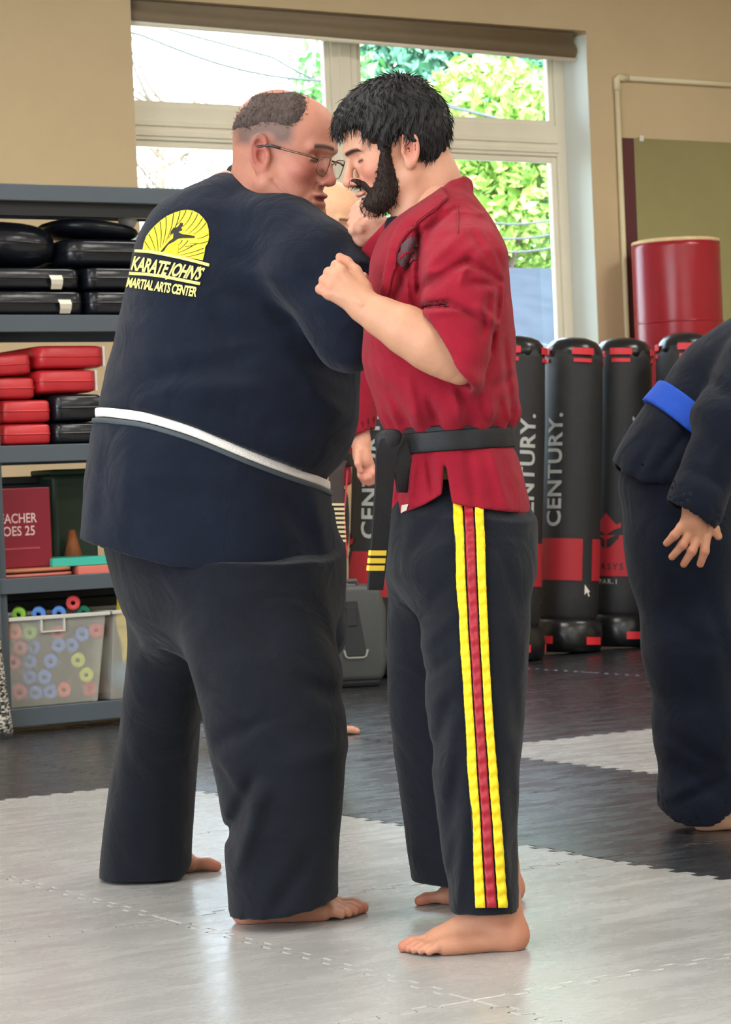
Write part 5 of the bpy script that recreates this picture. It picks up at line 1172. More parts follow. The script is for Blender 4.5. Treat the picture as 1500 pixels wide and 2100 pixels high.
def o_jacket(P):
    bz = rowz(P, BELT, OD - .2); up = T_o(P); sk = K_o(P); skc = np.maximum(sk, bz - .02)
    hem = rowz(P, [(120, 1100), (163, 1111), (240, 1132), (350, 1160), (450, 1168), (560, 1165), (650, 1156), (700, 1150), (760, 1148)], OD - .2)
    arm = chain(P, [(L(560, 480, 5.60), .10), (L(640, 555, 5.50), .098), (L(690, 640, 5.46), .088), (L(708, 700, 5.45), .066)], .03)
    fore = chain(P, [(L(708, 706, 5.45), .060), (L(722, 640, 5.44), .066), (L(722, 575, 5.43), .054)], .03)
    top = chain(P, [(L(590, 470, 5.57), .075), (L(660, 515, 5.50), .062), (L(722, 566, 5.46), .050)], .02)
    d = smin(up, smin(smin(arm, fore, .03), top, .03), .035); d = np.maximum(d, -(bz - .004)); d = smin(d, skc, .006)
    fold = creases(P, OCR, OD - .25, OD) * 1.2 + .0045 * waves(P, 51, 22, 6) + .0026 * waves(P, 52, 55, 6); d = d + fold
    d = d + .008 * np.exp(-(bz / .016) ** 2)                             # drawn in under the belt
    d = smax(d, -hem, .004); d = smax(d, -np.maximum(sk + fold + .011, bz + .06), .004)
    cuff = np.maximum(el(P, L(745, 570, 5.40), (.06, .05, .05)), 0 * bz - 1); d = smax(d, -chain(P, [(L(724, 600, 5.41), .036), (L(775, 560, 5.36), .045)], .01), .006)
    neck = chain(P, [(L(500, 325, 5.71), .075), (L(540, 355, 5.70), .078), (L(590, 390, 5.68), .078), (L(650, 440, 5.68), .055)], .02); d = smax(d, -neck, .01)
    col = chain(P, [(L(478, 352, 5.72), .016), (L(500, 368, 5.645), .016), (L(545, 392, 5.60), .015), (L(595, 425, 5.585), .014), (L(650, 462, 5.60), .012)], .012); return smin(d, col, .012)
lo, hi = bounds(toO + skO, .05); hi[0] += .05; lo[1] -= .06
jo = O_.sdf('jacket', o_jacket, lo, hi, .0065, M_navy); bo = O_.bvh(*O_.last)
def zfo(u):
    q = [L(x, y, OD - .25) for x, y in BELT]; return float(np.interp(u, [a[0] for a in q], [a[2] for a in q])) - .004
bel = belt_loop(O_, 'belt', K_o, zfo, L(430, 880, OD)[0], OD, bo, .0115, .009, M_wbelt, .007)
belt_loop(O_, 'belt_edge', K_o, lambda u: zfo(u) - .0175, L(430, 880, OD)[0], OD, bo, .006, .006, mat('charcoal belt edge', (64, 72, 78), .7), .005, bel)
# back logo
M_logo = mat('yellow print', (240, 214, 44), .6, noise=80, var=.05); M_logo2 = mat('pale yellow print', (240, 224, 120), .6); M_logok = mat('black print gaps', (30, 30, 30), .8)
def lp(pts): return [(230 + x / 6, 400 + y / 6) for x, y in pts]
dome = [(385, 672), (398, 600), (430, 510), (480, 440), (530, 385), (600, 320), (680, 262), (770, 222), (850, 196), (930, 185), (1010, 200), (1080, 238), (1130, 290), (1170, 350), (1190, 430), (1195, 520), (1182, 590), (1150, 640), (1140, 720), (1118, 806), (850, 760), (600, 705)]
vs, fs = poly_tris([lp(dome)], 4); O_.decal('logo_sun', bo, vs, fs, .002, M_logo, jo)
rays = []
for (x0, y0, x1, y1, bend) in ((490, 690, 415, 575, 0), (545, 700, 465, 485, 8), (575, 700, 530, 400, 14), (600, 655, 600, 330, 16), (630, 620, 672, 270, 18), (665, 590, 765, 230, 20), (700, 540, 845, 205, 22), (780, 395, 918, 192, 16), (875, 400, 992, 208, 16), (905, 455, 1058, 240, 16), (950, 480, 1118, 288, 16), (1010, 490, 1160, 345, 12),
                              (1050, 545, 1190, 490, 8), (960, 600, 1185, 575, 14), (905, 640, 1060, 600, 8), (820, 715, 1000, 625, 8), (845, 745, 1130, 660, 8), (905, 770, 1135, 712, 6), (820, 620, 870, 560, 6), (825, 680, 940, 565, 8)):
    n = 7; P0 = np.array((x0, y0), float); P1 = np.array((x1, y1), float); dv = P1 - P0; nr_ = np.array((-dv[1], dv[0])) / np.linalg.norm(dv)
    pts = [P0 + dv * t / n + nr_ * bend * math.sin(math.pi * t / n) for t in range(n + 1)]; w = 5.0
    rays.append(lp([tuple(p + nr_ * w * (.5 + .5 * i / n)) for i, p in enumerate(pts)] + [tuple(p - nr_ * w * (.5 + .5 * i / n)) for i, p in reversed(list(enumerate(pts)))]))
vs, fs = poly_tris(rays, 5); O_.decal('logo_rays', bo, vs, fs, .003, M_logok, jo)
fig_ = [(605, 705), (650, 650), (715, 575), (760, 540), (765, 475), (725, 500), (735, 450), (765, 410), (810, 405), (838, 372), (850, 345), (880, 352), (878, 385), (855, 405), (872, 445), (840, 450), (825, 468), (880, 490), (960, 500), (1025, 512), (1020, 535), (960, 535), (880, 535), (815, 545), (760, 585), (710, 625), (650, 690), (625, 708)]
vs, fs = poly_tris([lp(fig_)], 4); O_.decal('logo_figure', bo, vs, fs, .0036, M_logok, jo)
sunp = [(655, 705), (670, 665), (705, 620), (750, 592), (800, 590), (822, 620), (826, 680), (805, 748)]
vs, fs = poly_tris([lp(sunp)], 4); O_.decal('logo_rising_sun', bo, vs, fs, .0038, mat('deep yellow print', (244, 216, 8), .6), jo)
for path in ([(292, 690), (450, 700), (620, 728), (850, 778), (1040, 825), (1200, 868)], [(226, 968), (420, 978), (620, 1003), (850, 1050), (1085, 1098)]):
    O_.ribbon('logo_bar', bo, [tuple(v for p in lp([(x + 3, y - 18), (x - 3, y + 18)]) for v in p) for x, y in path], .003, M_logo2, jo, ns=36, na=2, solid=.001)
for txt, BLc, BRc, TLc, TRc, sp in (("KARATE JOHN'S", (240, 918), (1068, 1050), (285, 750), (1160, 900), .94), ('MARTIAL ARTS CENTER', (182, 1130), (1036, 1252), (212, 1012), (1062, 1136), .92)):
    vs, fs = text_tris(txt, size=1.0, bold=.03, shear=0.0, spacing=sp, cut=.12); w = max(v[0] for v in vs); h_ = .73
    q = []
    for x, y in vs:
        s_, t_ = x / w, y / h_; b_ = np.array(BLc) * (1 - s_) + np.array(BRc) * s_; t2 = np.array(TLc) * (1 - s_) + np.array(TRc) * s_; q.append(tuple(b_ * (1 - t_) + t2 * t_))
    O_.decal('logo_lettering', bo, lp(q), fs, .003, M_logo2, jo)
# trousers
hipO = [(1040, 205, 680, 5.76, .44), (1110, 215, 690, 5.76, .47), (1180, 240, 692, 5.76, .46), (1260, 262, 690, 5.76, .40), (1320, 300, 660, 5.76, .30)]
nlO = [(1150, 330, 690, 5.64, .36), (1200, 335, 692, 5.62, .36), (1300, 365, 696, 5.56, .32), (1400, 392, 706, 5.50, .29), (1500, 419, 715, 5.46, .27), (1600, 446, 712, 5.43, .26), (1700, 459, 701, 5.41, .255), (1800, 465, 698, 5.40, .25), (1940, 471, 696, 5.39, .25)]
flO = [(1150, 245, 520, 5.88, .34), (1200, 250, 510, 5.90, .34), (1300, 263, 480, 5.97, .30), (1400, 257, 428, 6.02, .28), (1500, 243, 413, 6.06, .27), (1600, 225, 402, 6.10, .26), (1700, 212, 393, 6.12, .25), (1770, 206, 395, 6.13, .25), (1880, 206, 388, 6.14, .25)]
H_o, N_o, F_o = Loft(hipO, 2.3, 3), Loft(nlO, 2.3, 4), Loft(flO, 2.3, 4)
OPC = [(470, 1250, 560, 1330, .02, .006), (420, 1400, 520, 1480, .02, .007), (440, 1440, 540, 1500, .016, -.006), (450, 1520, 540, 1480, .016, .008), (460, 1560, 520, 1640, .016, -.008), (465, 1720, 520, 1590, .014, .010), (490, 1780, 540, 1620, .016, -.008), (560, 1860, 640, 1740, .018, .006), (620, 1400, 700, 1440, .02, .005), (600, 1560, 700, 1540, .02, -.005), (300, 1400, 380, 1480, .02, .006), (250, 1620, 300, 1560, .016, .008), (240, 1740, 300, 1640, .014, -.007), (340, 1700, 390, 1760, .012, .008), (330, 1560, 400, 1600, .016, .005), (640, 1250, 690, 1350, .02, .005)]
def o_pants(P):
    n_, f_ = N_o(P), F_o(P); wv = .008 * waves(P, 61, 15, 6, (1, 1, .4)) + .0035 * waves(P, 62, 42, 6, (1, 1, .5))
    nz = rowz(P, [(440, 1890), (470, 1889), (560, 1881), (640, 1866), (697, 1855), (720, 1852)], 5.30); fz = rowz(P, [(190, 1812), (207, 1816), (300, 1827), (350, 1812), (372, 1800), (397, 1772), (410, 1760)], 6.03)
    d = smin(smin(np.maximum(n_, -nz), np.maximum(f_, -fz), .05), H_o(P), .08) + wv + 1.5 * creases(P, OPC, 5.35, 5.75)
    cz = wv + 1.5 * creases(P, OPC, 5.35, 5.75); d = smax(d, -np.maximum(n_ + cz + .015, nz - .1), .003); return smax(d, -np.maximum(f_ + cz + .015, fz - .1), .003)
lo, hi = bounds(hipO + nlO + flO, .05); lo[2] = max(lo[2], .004)
O_.sdf('trousers', o_pants, lo, hi, .0075, M_navy2)
# body
SK_O = ((180, 122, 102), (162, 78, 72), (70, 56, 52), (136, 68, 66))
hoO, hRO = headframe(577, 322, 5.62, 1, math.radians(14), math.radians(24)); hsO = 1.09; hkO = dict(fore=.012, nose=-.001, mouth=.003, ear=1.12, jowl=.010, chin=-.006, fold=1, browa=.9)
def o_head(P):
    h = tohead(P, hoO, hRO, hsO); d = head_sd(h, hkO) * hsO
    nk = chain(P, [(L(548, 318, 5.64), .072), (L(553, 360, 5.66), .078), (L(540, 430, 5.70), .09)], .03); nk = smin(nk, rc(P, L(575, 385, 5.62), L(600, 440, 5.64), .062, .06), .04); nk = smin(nk, rc(P, L(610, 410, 5.62), L(640, 452, 5.63), .038, .03), .03)
    d = smin(d, nk, .03); d = d + .004 * np.exp(-(poly_line(P[0], P[2], [L(558, 366, 5.5)[::2], L(585, 390, 5.5)[::2], L(628, 432, 5.5)[::2]]) / .005) ** 2) * (P[1] < hoO[1])
    return d
hpO = [(505, 210), (530, 185), (575, 174), (605, 178), (624, 194), (631, 216), (624, 240), (613, 260), (610, 285), (600, 302), (575, 306), (556, 300), (548, 285), (528, 290), (519, 306), (500, 308), (476, 302), (470, 268), (482, 236)]
htO = [(505, 210), (530, 185), (575, 174), (605, 178), (624, 194), (631, 216), (624, 240), (611, 257), (585, 262), (560, 254), (530, 258), (500, 266), (474, 276), (468, 262), (482, 236)]
def o_headcol(P):
    h = tohead(P, hoO, hRO, hsO); c = skin_col(h, *SK_O, hkO); x, y, z = h
    g = head_region(h, hoO, hRO, hsO, -1, hpO) / hsO; w = np.clip(-g / .020, 0, 1) * (np.abs(y) > .0) ; st = np.array(srgb((98, 78, 71))[:3]); top = np.clip(1 - ((y / .052) ** 2 + ((x + .02) / .09) ** 2), 0, 1) * (z > .09)
    w = w * (.92 - .5 * np.clip(top * 2, 0, 1)); c = c * (1 - w[:, None]) + st * w[:, None]
    sh = np.clip(1 - np.abs(poly_line(x, z, [(.03, -.07), (.07, -.09), (.10, -.095)])) / .03, 0, 1) * .18; c = c * (1 - sh[:, None]) + np.array(srgb((140, 104, 98))[:3]) * sh[:, None]; return c
stO = []; hc = np.array(hoO); addpart(o_head, hc - [.20, .17, .20], hc + [.20, .17, .22], .0030, o_headcol, stO)
def o_hair(P):
    h = tohead(P, hoO, hRO, hsO); g = head_region(h, hoO, hRO, hsO, -1, htO) / hsO + .004 * waves(P, 73, 120, 5) + .002 * waves(P, 74, 300, 5); base = head_sd(h, dict(hkO, ear=.5)) * hsO
    tuft = np.exp(-((h[0] - .035) / .035) ** 2 - ((h[2] - .098) / .03) ** 2); back = np.clip((.0 - h[0]) / .05, 0, 1) * np.clip((h[2] - .0) / .04, 0, 1)
    th = .0010 + .008 * tuft + .004 * back * np.clip(np.abs(h[1]) / .03, .3, 1); th = np.minimum(th, -g * .28 * hsO)
    d = base - th - .0012 * waves(P, 71, 190, 6) - .0006 * waves(P, 72, 420, 5) + .0012; bald = el(h, (-.035, 0, .14), (.040, .040, .05)) * hsO
    return smax(np.maximum(np.maximum(d, g * hsO), -(base + .004)), -bald, .006)
ho_ = O_.sdf('hair', o_hair, hc - [.16, .15, .06], hc + [.14, .15, .21], .0030, M_hairb)
cO = np.array(frhead((-.0, 0, .04), hoO, hRO, hsO))
def odir(p, g):
    o = (p - cO) / np.linalg.norm(p - cO); d = o * .35 + hRO @ np.array([.5, 0, -.35]) + g.normal(size=3) * .3; return d / np.linalg.norm(d)
strands(O_, 'hair_strands', O_.last, odir, 1500, .009, .0006, M_hairb, ho_, 8)
# hidden hand on the young man's lapel, forearm
def o_arm(P):
    d = chain(P, [(L(560, 480, 5.6), .07), (L(700, 690, 5.45), .05), (L(722, 610, 5.43), .036), (L(738, 588, 5.41), .028)], .03)
    for i in range(4): d = smin(d, chain(P, [(L(738, 588 + 6 * i, 5.41), .016), (L(752, 578 + 9 * i, 5.40 - .004 * i), .011), (L(760, 584 + 9 * i, 5.39), .009)], .006), .008)
    return smin(d, chain(P, [(L(735, 580, 5.40), .015), (L(746, 568, 5.385), .011)], .006), .008)
addpart(o_arm, np.array(L(520, 740, 5.5)) - [.05, .2, .02], np.array(L(770, 430, 5.5)) + [.02, .2, .02], .005, limbcol((210, 156, 132), (196, 112, 100), []), stO)
g1 = onZ(478, 1900, 0); G1_ = (g1.dot(cr), g1.dot(cf) + .045, 0); g2 = onZ(255, 1815, 0); t2_ = onZ(447, 1792, 0); G2_ = (t2_.dot(cr) - .275, t2_.dot(cf) + .05, 0)
of1 = lambda P: smin(foot_sd(P, G1_, .08, 1.15, False), rc(P, (G1_[0] + .06, G1_[1], .14), L(590, 1650, 5.42), .05, .075), .02); of2 = lambda P: smin(foot_sd(P, G2_, .10, 1.10, True), rc(P, (G2_[0] + .06, G2_[1], .14), L(310, 1600, 6.1), .048, .07), .02)
ocol = lambda G, s: limbcol((184, 130, 106), (172, 94, 80), [((G[0] + .245 * s, G[1] + q, .012), .028, .5) for q in (-.03, 0, .03)] + [((G[0] + .01, G[1], .02), .04, .5)])
addpart(of1, (G1_[0] - .03, G1_[1] - .09, -.002), (G1_[0] + .32, G1_[1] + .10, .28), .0033, ocol(G1_, 1.15), stO); addpart(of2, (G2_[0] - .03, G2_[1] - .09, -.002), (G2_[0] + .32, G2_[1] + .10, .28), .0036, ocol(G2_, 1.1), stO)
otr = lambda P: smin(rc(P, L(500, 480, OD), L(450, 1000, OD), .15, .19), smin(rc(P, L(530, 1100, 5.68), L(590, 1700, 5.42), .10, .06), rc(P, L(370, 1100, 5.86), L(310, 1650, 6.1), .09, .055), .02), .08)
addpart(otr, np.array(L(220, 1720, OD - .5)) - .02, np.array(L(720, 380, OD + .5)) + .02, .018, limbcol((210, 156, 132), (196, 112, 100), []), stO)
joinparts(O_, 'body', stO, M_skinv)
# glasses
M_lens = glass_mat('spectacle lens', (.93, .94, .95, 1), .8)
M_gold = mat('bronze wire rim', (110, 84, 72), .3, .5, metal=.8); M_gk = mat('dark temple tip', (40, 36, 40), .4)
gl = O_.mesh('glasses', [(0, 0, 0)], [], M_gold)
def hp(p): return Vector(O_.loc(frhead(p, hoO, hRO, hsO)))
bpy.data.meshes.remove(gl.data); 
mb = MB()
for s_ in (1, -1):
    c = np.array([.118, s_ * .034, -.004]); ring = []
    for i in range(25):
        a = 2 * math.pi * i / 24; sq = lambda v: math.copysign(abs(v) ** .75, v); ring.append(hp(c + np.array([-.006 * abs(math.cos(a)) - .004 * math.sin(a) * -1, .026 * sq(math.cos(a)), .019 * sq(math.sin(a))])))
    mb.tube(ring, .0012, 6, cap=False)
    mb.tube([hp((.112, s_ * .060, .006)), hp((.098, s_ * .074, .010)), hp((.05, s_ * .079, .013)), hp((.012, s_ * .080, .016))], .0024, 6)
mb.tube([hp((.119, .010, .002)), hp((.124, 0, .006)), hp((.119, -.010, .002))], .0012, 6)
gl = mb.build('glasses', M_gold, O_.root, smooth=True)
for s_ in (1, -1):
    c = np.array([.118, s_ * .034, -.004]); q = [hp(c + np.array([-.006 * abs(math.cos(a)) + .004 * math.sin(a), .0255 * math.copysign(abs(math.cos(a)) ** .75, math.cos(a)), .0185 * math.copysign(abs(math.sin(a)) ** .75, math.sin(a))])) for a in [2 * math.pi * i / 24 for i in range(24)]]
    MB().add(q, [tuple(range(24))]).build('lens', M_lens, gl)
    MB().tube([hp((.035, s_ * .0795, .0145)), hp((.010, s_ * .080, .017)), hp((-.016, s_ * .082, .010)), hp((-.024, s_ * .081, -.012))], [.0032, .0034, .0032, .0024], 6).build('temple_tip', M_gk, gl, smooth=True)
# ------------------------------------------------------------------ bald man in red behind the pair
B_ = Fig(660, 1545, 'bald man in a red jacket and black belt standing behind the pair'); BD = 8.45
toB = [(505, 640, 705, BD, .20), (530, 600, 745, BD, .26), (580, 585, 752, BD, .28), (700, 588, 742, BD, .29), (850, 594, 728, BD, .29), (935, 600, 722, BD, .27), (1030, 596, 727, BD, .31)]
T_b = Loft(toB, 2.2, 3)
def b_jacket(P):
    d = T_b(P); sl = chain(P, [(L(735, 545, 8.38), .075), (L(748, 720, 8.33), .066), (L(733, 905, 8.28), .056)], .03); cut = rowz(P, [(690, 905), (717, 901), (756, 884), (800, 876)], 8.28)
    sr = chain(P, [(L(610, 545, 8.55), .075), (L(600, 720, 8.6), .066), (L(605, 900, 8.55), .056)], .03)
    d = smin(smin(d, np.maximum(sl, -cut), .03), sr, .03); f_ = .004 * waves(P, 81, 30, 6) + .002 * waves(P, 82, 80, 6); d = d + f_
    d = smax(d, -np.maximum(sl + f_ + .01, cut - .04), .004); hem = rowz(P, [(580, 996), (660, 998), (740, 994)], BD); d = np.maximum(d, -hem)
    return smax(d, -chain(P, [(L(655, 480, BD), .075), (L(668, 520, BD - .03), .07), (L(690, 540, BD - .10), .05)], .02), .012)
lo, hi = bounds(toB, .07); jb = B_.sdf('jacket', b_jacket, lo, hi, .009, M_red); bb_ = B_.bvh(*B_.last)
zb0 = L(660, 945, BD)[2]; blb = belt_loop(B_, 'belt', T_b, lambda u: zb0, L(660, 945, BD)[0], BD, bb_, .024, .006, M_belt, .006)
strap(B_, 'belt_tail', [(698, 945, 8.27, 14, .01), (690, 965, 8.255, 15, .01), (690, 1060, 8.255, 16, .01), (696, 1145, 8.26, 16, .01)], mat('brown black belt', (58, 48, 46), .6), blb, th=.006)
strap(B_, 'belt_tail_piping', [(713, 965, 8.262, 1.6, .0), (706, 1060, 8.262, 1.6, .0), (713, 1145, 8.267, 1.6, .0)], M_bagr, blb, th=.008)
for k in range(9): strap(B_, 'rank_bar', [(690 + k * .4, 1032 + k * 9.3, 8.248, 16, .01), (690 + k * .4, 1037 + k * 9.3, 8.248, 16, .01)], mat('cream rank bar', (206, 190, 150), .6), blb, th=.008, n=3)
b1 = onZ(734, 1505, 0); BF1 = (b1.dot(cr) - .25, b1.dot(cf) + .02, 0); b2f = onZ(505, 1560, 0); BF2 = (b2f.dot(cr), b2f.dot(cf), 0)
lgB = [(925, 610, 712, BD, .24), (990, 604, 716, BD, .26), (1040, 602, 716, BD, .28), (1100, 600, 712, BD, .24)]
def b_pants(P):
    d = smin(Loft(lgB, 2.2, 2)(P), smin(chain(P, [(L(650, 1060, 8.35), .10), (L(655, 1300, 8.3), .085), ((BF2[0] + .05, BF2[1], .02), .078)], .03), chain(P, [(L(640, 1060, 8.6), .10), (L(630, 1280, 8.95), .085), ((BF1[0] + .05, BF1[1], .02), .078)], .03), .03), .05)
    return np.maximum(d + .004 * waves(P, 83, 25, 6), -(P[2] - .055))
B_.sdf('trousers', b_pants, np.array([min(BF1[0], BF2[0]) - .1, 8.0, .04]), np.array([L(760, 1000, 8.3)[0], BF1[1] + .15, zb0 + .06]), .010, M_navy2)
hoB, hRB = headframe(664, 452, 8.42, 1, math.radians(24), math.radians(34)); hsB = 1.04; hkB = dict(fore=.008, ear=1.0, jowl=.004, browa=.8)
stB = []
def b_head(P):
    d = head_sd(tohead(P, hoB, hRB, hsB), hkB) * hsB; return smin(d, chain(P, [(L(655, 465, 8.46), .056), (L(655, 520, 8.47), .062)], .02), .025)
addpart(b_head, np.array(hoB) - [.18, .16, .19], np.array(hoB) + [.17, .16, .18], .0040, lambda P: skin_col(tohead(P, hoB, hRB, hsB), (222, 170, 134), (204, 128, 104), (86, 70, 58), (168, 100, 90), hkB), stB)
def b_hand(P):
    d = chain(P, [(L(736, 860, 8.29), .036), (L(740, 905, 8.28), .029), (L(745, 940, 8.27), .026)], .02); d = smin(d, rc(P, L(742, 935, 8.275), L(752, 950, 8.275), .026, .022), .02)
    for i, (a, b, c) in enumerate((((738, 950), (740, 975), (748, 990)), ((746, 955), (750, 980), (757, 992)), ((754, 955), (759, 978), (764, 990)), ((760, 950), (765, 970), (768, 982)))): d = smin(d, chain(P, [(L(*a, 8.275), .012), (L(*b, 8.265), .0105), (L(*c, 8.28), .009)], .006), .005)
    return smin(d, chain(P, [(L(736, 925, 8.25), .015), (L(734, 950, 8.24), .011), (L(740, 966, 8.245), .009)], .006), .008)
addpart(b_hand, np.array(L(700, 1010, 8.27)) - [.02, .09, 0], np.array(L(790, 850, 8.27)) + [.02, .09, .02], .0045, limbcol((214, 152, 128), (196, 112, 100), [(L(750, 980, 8.27), .05, .4)]), stB)
for F_, L_ in ((BF1, True), (BF2, False)): addpart(lambda P, F_=F_, L_=L_: foot_sd(P, F_, .0, 1.02, L_), (F_[0] - .03, F_[1] - .08, -.002), (F_[0] + .29, F_[1] + .08, .2), .0045, limbcol((222, 168, 140), (208, 126, 108), [((F_[0] + .25, F_[1], .01), .04, .5)]), stB)
addpart(lambda P: smin(smin(rc(P, L(655, 500, BD), L(660, 1000, BD), .07, .10), chain(P, [(L(655, 540, BD), .06), (L(725, 560, 8.38), .045), (L(742, 720, 8.33), .04), (L(736, 880, 8.285), .034)], .02), .03), smin(chain(P, [(L(650, 1000, 8.35), .08), (L(652, 1300, 8.3), .06), ((BF2[0] + .05, BF2[1], .1), .036)], .03), chain(P, [(L(645, 1000, 8.6), .08), (L(630, 1280, 8.95), .06), ((BF1[0] + .05, BF1[1], .1), .036)], .03), .03), .05), (L(500, 1500, 8.3)[0], 8.05, .06), (L(790, 500, 8.5)[0], 9.7, L(660, 470, BD)[2]), .016, limbcol((222, 170, 134), (204, 128, 104), []), stB)
joinparts(B_, 'body', stB, M_skinv)

# ------------------------------------------------------------------ man bent over at the right edge
R_ = Fig(1445, 1700, 'man in a black uniform with a blue belt bent over, hand on knee, at right'); RD = 6.56
ax0, ax1 = np.array(L(1426, 907, RD)), np.array(L(1516, 802, RD)); axd = (ax1 - ax0) / np.linalg.norm(ax1 - ax0)
def trunkR(P): return chain(P, [(L(1372, 972, RD), .150), (L(1426, 907, RD), .148), (L(1516, 802, RD), .158), (L(1600, 745, RD), .165)], .06)
def axial(P): return (P[0] - ax0[0]) * axd[0] + (P[1] - ax0[1]) * axd[1] + (P[2] - ax0[2]) * axd[2]
cA, cB = np.array(L(1358, 1020, 6.28)), np.array(L(1482, 1094, 6.28)); cN = np.array([-(cB - cA)[2], (cB - cA)[0]]); cN /= np.linalg.norm(cN)
if cN[1] < 0: cN = -cN
RCR = [(1412, 860, 1440, 960, .02, .012), (1360, 960, 1420, 880, .014, .010), (1310, 975, 1350, 900, .012, .006), (1440, 760, 1500, 830, .02, .008), (1400, 960, 1470, 1000, .016, .007), (1420, 1000, 1480, 900, .016, -.006), (1290, 920, 1340, 860, .012, -.005)]
def r_jacket(P):
    a = axial(P); d = trunkR(P); sl = chain(P, [(L(1560, 760, 6.42), .11), (L(1490, 880, 6.34), .092), (L(1428, 1035, 6.28), .062), (L(1410, 1090, 6.27), .055)], .04); cut = (P[0] - cA[0]) * cN[0] + (P[2] - cA[2]) * cN[1]
    hem = rowz(P, [(1240, 930), (1266, 946), (1280, 966), (1312, 986), (1345, 990), (1400, 1000), (1500, 1010)], RD - .1)
    f_ = creases(P, RCR, RD - .2, RD) + .005 * waves(P, 91, 22, 6) + .0025 * waves(P, 92, 60, 6)
    d = np.maximum(d, -hem); d = smin(d + .012 * np.exp(-((a - .03) / .02) ** 2), np.maximum(sl, -cut), .02) + f_
    far = chain(P, [(L(1560, 760, 6.72), .10), (L(1540, 900, 6.78), .085), (L(1560, 1040, 6.75), .06)], .04); d = smin(d, far, .03)
    d = smax(d, -np.maximum(sl + f_ + .010, cut - .05), .004); return smax(d, -np.maximum(trunkR(P) + f_ + .012, hem - .05), .004)
jr = R_.sdf('jacket', r_jacket, (ax0[0] - .28, RD - .42, ax0[2] - .24), (ax0[0] + .46, RD + .36, ax0[2] + .42), .0075, M_navy); br_ = R_.bvh(*R_.last)
M_blue = mat('royal blue belt', (40, 84, 196), .75, .2, noise=40, var=.06, bump=(300, .3))
R_.sdf('belt', lambda P: np.maximum(np.maximum(trunkR(P) - .012 + .004 * waves(P, 91, 22, 6), -(trunkR(P) + .006)), np.abs(axial(P) - .030) - .034), (ax0[0] - .22, RD - .2, ax0[2] - .22), (ax0[0] + .2, RD + .2, ax0[2] + .22), .006, M_blue)
RPC = [(1330, 1100, 1420, 1180, .02, .007), (1350, 1250, 1450, 1330, .02, .006), (1360, 1500, 1460, 1560, .018, .008), (1400, 1640, 1480, 1600, .014, .010), (1370, 1640, 1440, 1600, .014, -.007), (1390, 1560, 1480, 1640, .012, .006), (1440, 1200, 1500, 1400, .02, .006)]
def r_pants(P):
    n_ = chain(P, [(L(1388, 1000, RD), .150), (L(1405, 1130, RD - .02), .140), (L(1424, 1330, RD - .03), .120), (L(1436, 1500, RD - .02), .108), (L(1444, 1640, RD), .104), (L(1450, 1720, RD), .106)], .06)
    f_ = chain(P, [(L(1400, 1000, RD + .15), .14), (L(1520, 1300, RD + .30), .115), (L(1530, 1680, RD + .38), .10)], .06)
    nz = rowz(P, [(1340, 1660), (1362, 1664), (1385, 1684), (1410, 1692), (1450, 1692), (1475, 1680), (1500, 1660), (1560, 1640)], RD - .08); wv = .006 * waves(P, 95, 16, 6, (1, 1, .5)) + .003 * waves(P, 96, 45, 6) + creases(P, RPC, RD - .1, RD)
    d = smin(np.maximum(n_, -nz), np.maximum(f_, -(P[2] - .05)), .05) + wv; return smax(d, -np.maximum(n_ + wv + .011, nz - .05), .003)
R_.sdf('trousers', r_pants, (L(1255, 1000, RD)[0], RD - .2, .006), (L(1640, 1300, RD + .3)[0], RD + .52, L(1388, 890, RD)[2]), .0085, M_navy)
stR = []; HD = 6.255
RF = [((1398, 1082), (1384, 1098), (1368, 1114)), ((1416, 1092), (1400, 1118), (1379, 1142)), ((1432, 1100), (1420, 1130), (1403, 1157)), ((1449, 1099), (1446, 1130), (1437, 1157))]
def r_hand(P):
    d = chain(P, [(L(1470, 960, 6.30), .045), (L(1430, 1045, 6.275), .032), (L(1424, 1068, 6.265), .030)], .02)
    for i, (a, b, c) in enumerate(RF):
        m_ = L(*a, HD + .006); d = smin(d, rc(P, L(1428, 1066, 6.265), m_, .024, .0135), .016)
    for i, (a, b, c) in enumerate(RF): d = smin(d, chain(P, [(L(*a, HD + .004), .0128), (L(*b, HD - .006), .0112), (L(*c, HD + .004), .0092)], .006), .003)
    return smin(d, chain(P, [(L(1450, 1072, 6.27), .018), (L(1466, 1084, 6.26), .012), (L(1474, 1100, 6.262), .010)], .006), .008)
addpart(r_hand, np.array(L(1350, 1180, HD)) - [.01, .07, 0], np.array(L(1500, 930, HD)) + [.02, .12, .02], .0030, limbcol((196, 140, 110), (180, 102, 84), [(L(*b, HD - .01), .012, .4) for a, b, c in RF] + [(L(*c, HD - .01), .012, .5) for a, b, c in RF]), stR)
r1 = onZ(1432, 1708, 0); RF1 = (r1.dot(cr), r1.dot(cf) + .05, 0); RF2 = (L(1520, 1690, RD + .38)[0] - .04, RD + .38, 0)
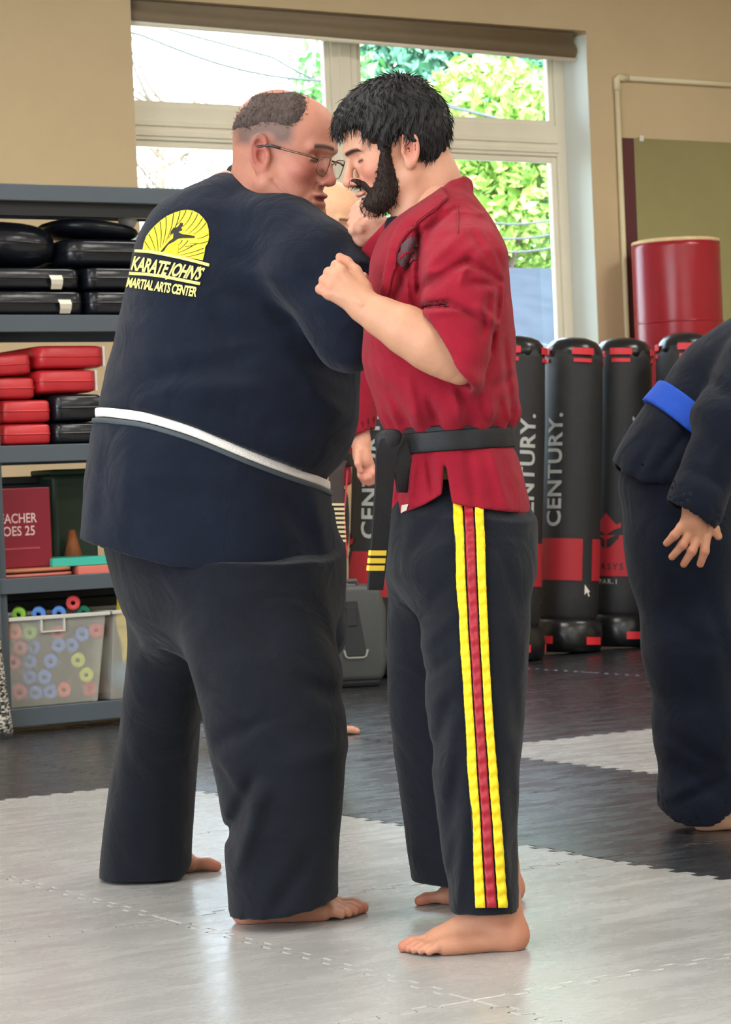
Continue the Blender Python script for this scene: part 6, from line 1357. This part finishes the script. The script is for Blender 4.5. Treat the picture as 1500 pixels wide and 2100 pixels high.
for F_, L_ in ((RF1, False), (RF2, True)): addpart(lambda P, F_=F_, L_=L_: foot_sd(P, F_, .05, 1.05, L_), (F_[0] - .03, F_[1] - .08, -.002), (F_[0] + .30, F_[1] + .09, .2), .0042, limbcol((222, 176, 150), (208, 136, 118), []), stR)
hoR, hRR = headframe(1715, 690, RD, 1, math.radians(30), 0); hkR = dict(fore=.004)
addpart(lambda P: smin(head_sd(tohead(P, hoR, hRR, 1.0), hkR), chain(P, [(L(1690, 710, RD), .058), (L(1600, 745, RD), .07)], .03), .03), np.array(hoR) - [.2, .14, .2], np.array(hoR) + [.17, .14, .19], .005, lambda P: skin_col(tohead(P, hoR, hRR, 1.0), (206, 152, 122), (190, 112, 92), (50, 40, 36), (160, 96, 88), hkR), stR)
def r_hair(P):
    h = tohead(P, hoR, hRR, 1.0); b = head_sd(h, dict(hkR, ear=.5)); return np.maximum(np.maximum(b - .010 - .002 * waves(P, 99, 120), -(b + .004)), -np.maximum(h[2] - .03 - np.clip(.09 - h[0], -1, .06) * -.9, -1) * 1 if False else -(h[2] - np.where(h[0] > .02, .055 + (h[0] - .02) * .3, -.02)))
R_.sdf('hair', r_hair, np.array(hoR) - [.15, .13, .1], np.array(hoR) + [.15, .13, .18], .006, M_hairk)
addpart(lambda P: smin(smin(chain(P, [(L(1620, 735, RD), .07), (L(1516, 802, RD), .11), (L(1400, 960, RD), .11)], .04), chain(P, [(L(1560, 770, 6.5), .06), (L(1490, 880, 6.34), .05), (L(1440, 1010, 6.285), .036)], .02), .03), smin(chain(P, [(L(1395, 1000, RD), .10), (L(1424, 1330, RD - .03), .07), ((RF1[0] + .055, RF1[1], .12), .042)], .03), chain(P, [(L(1410, 1000, RD + .12), .10), (L(1520, 1300, RD + .30), .07), ((RF2[0] + .055, RF2[1], .12), .042)], .03), .03), .05), (L(1250, 1000, RD)[0], RD - .4, .06), (L(1720, 900, RD)[0], RD + .6, L(1600, 640, RD)[2]), .016, limbcol((206, 152, 122), (190, 112, 92), []), stR)
joinparts(R_, 'body', stR, M_skinv)
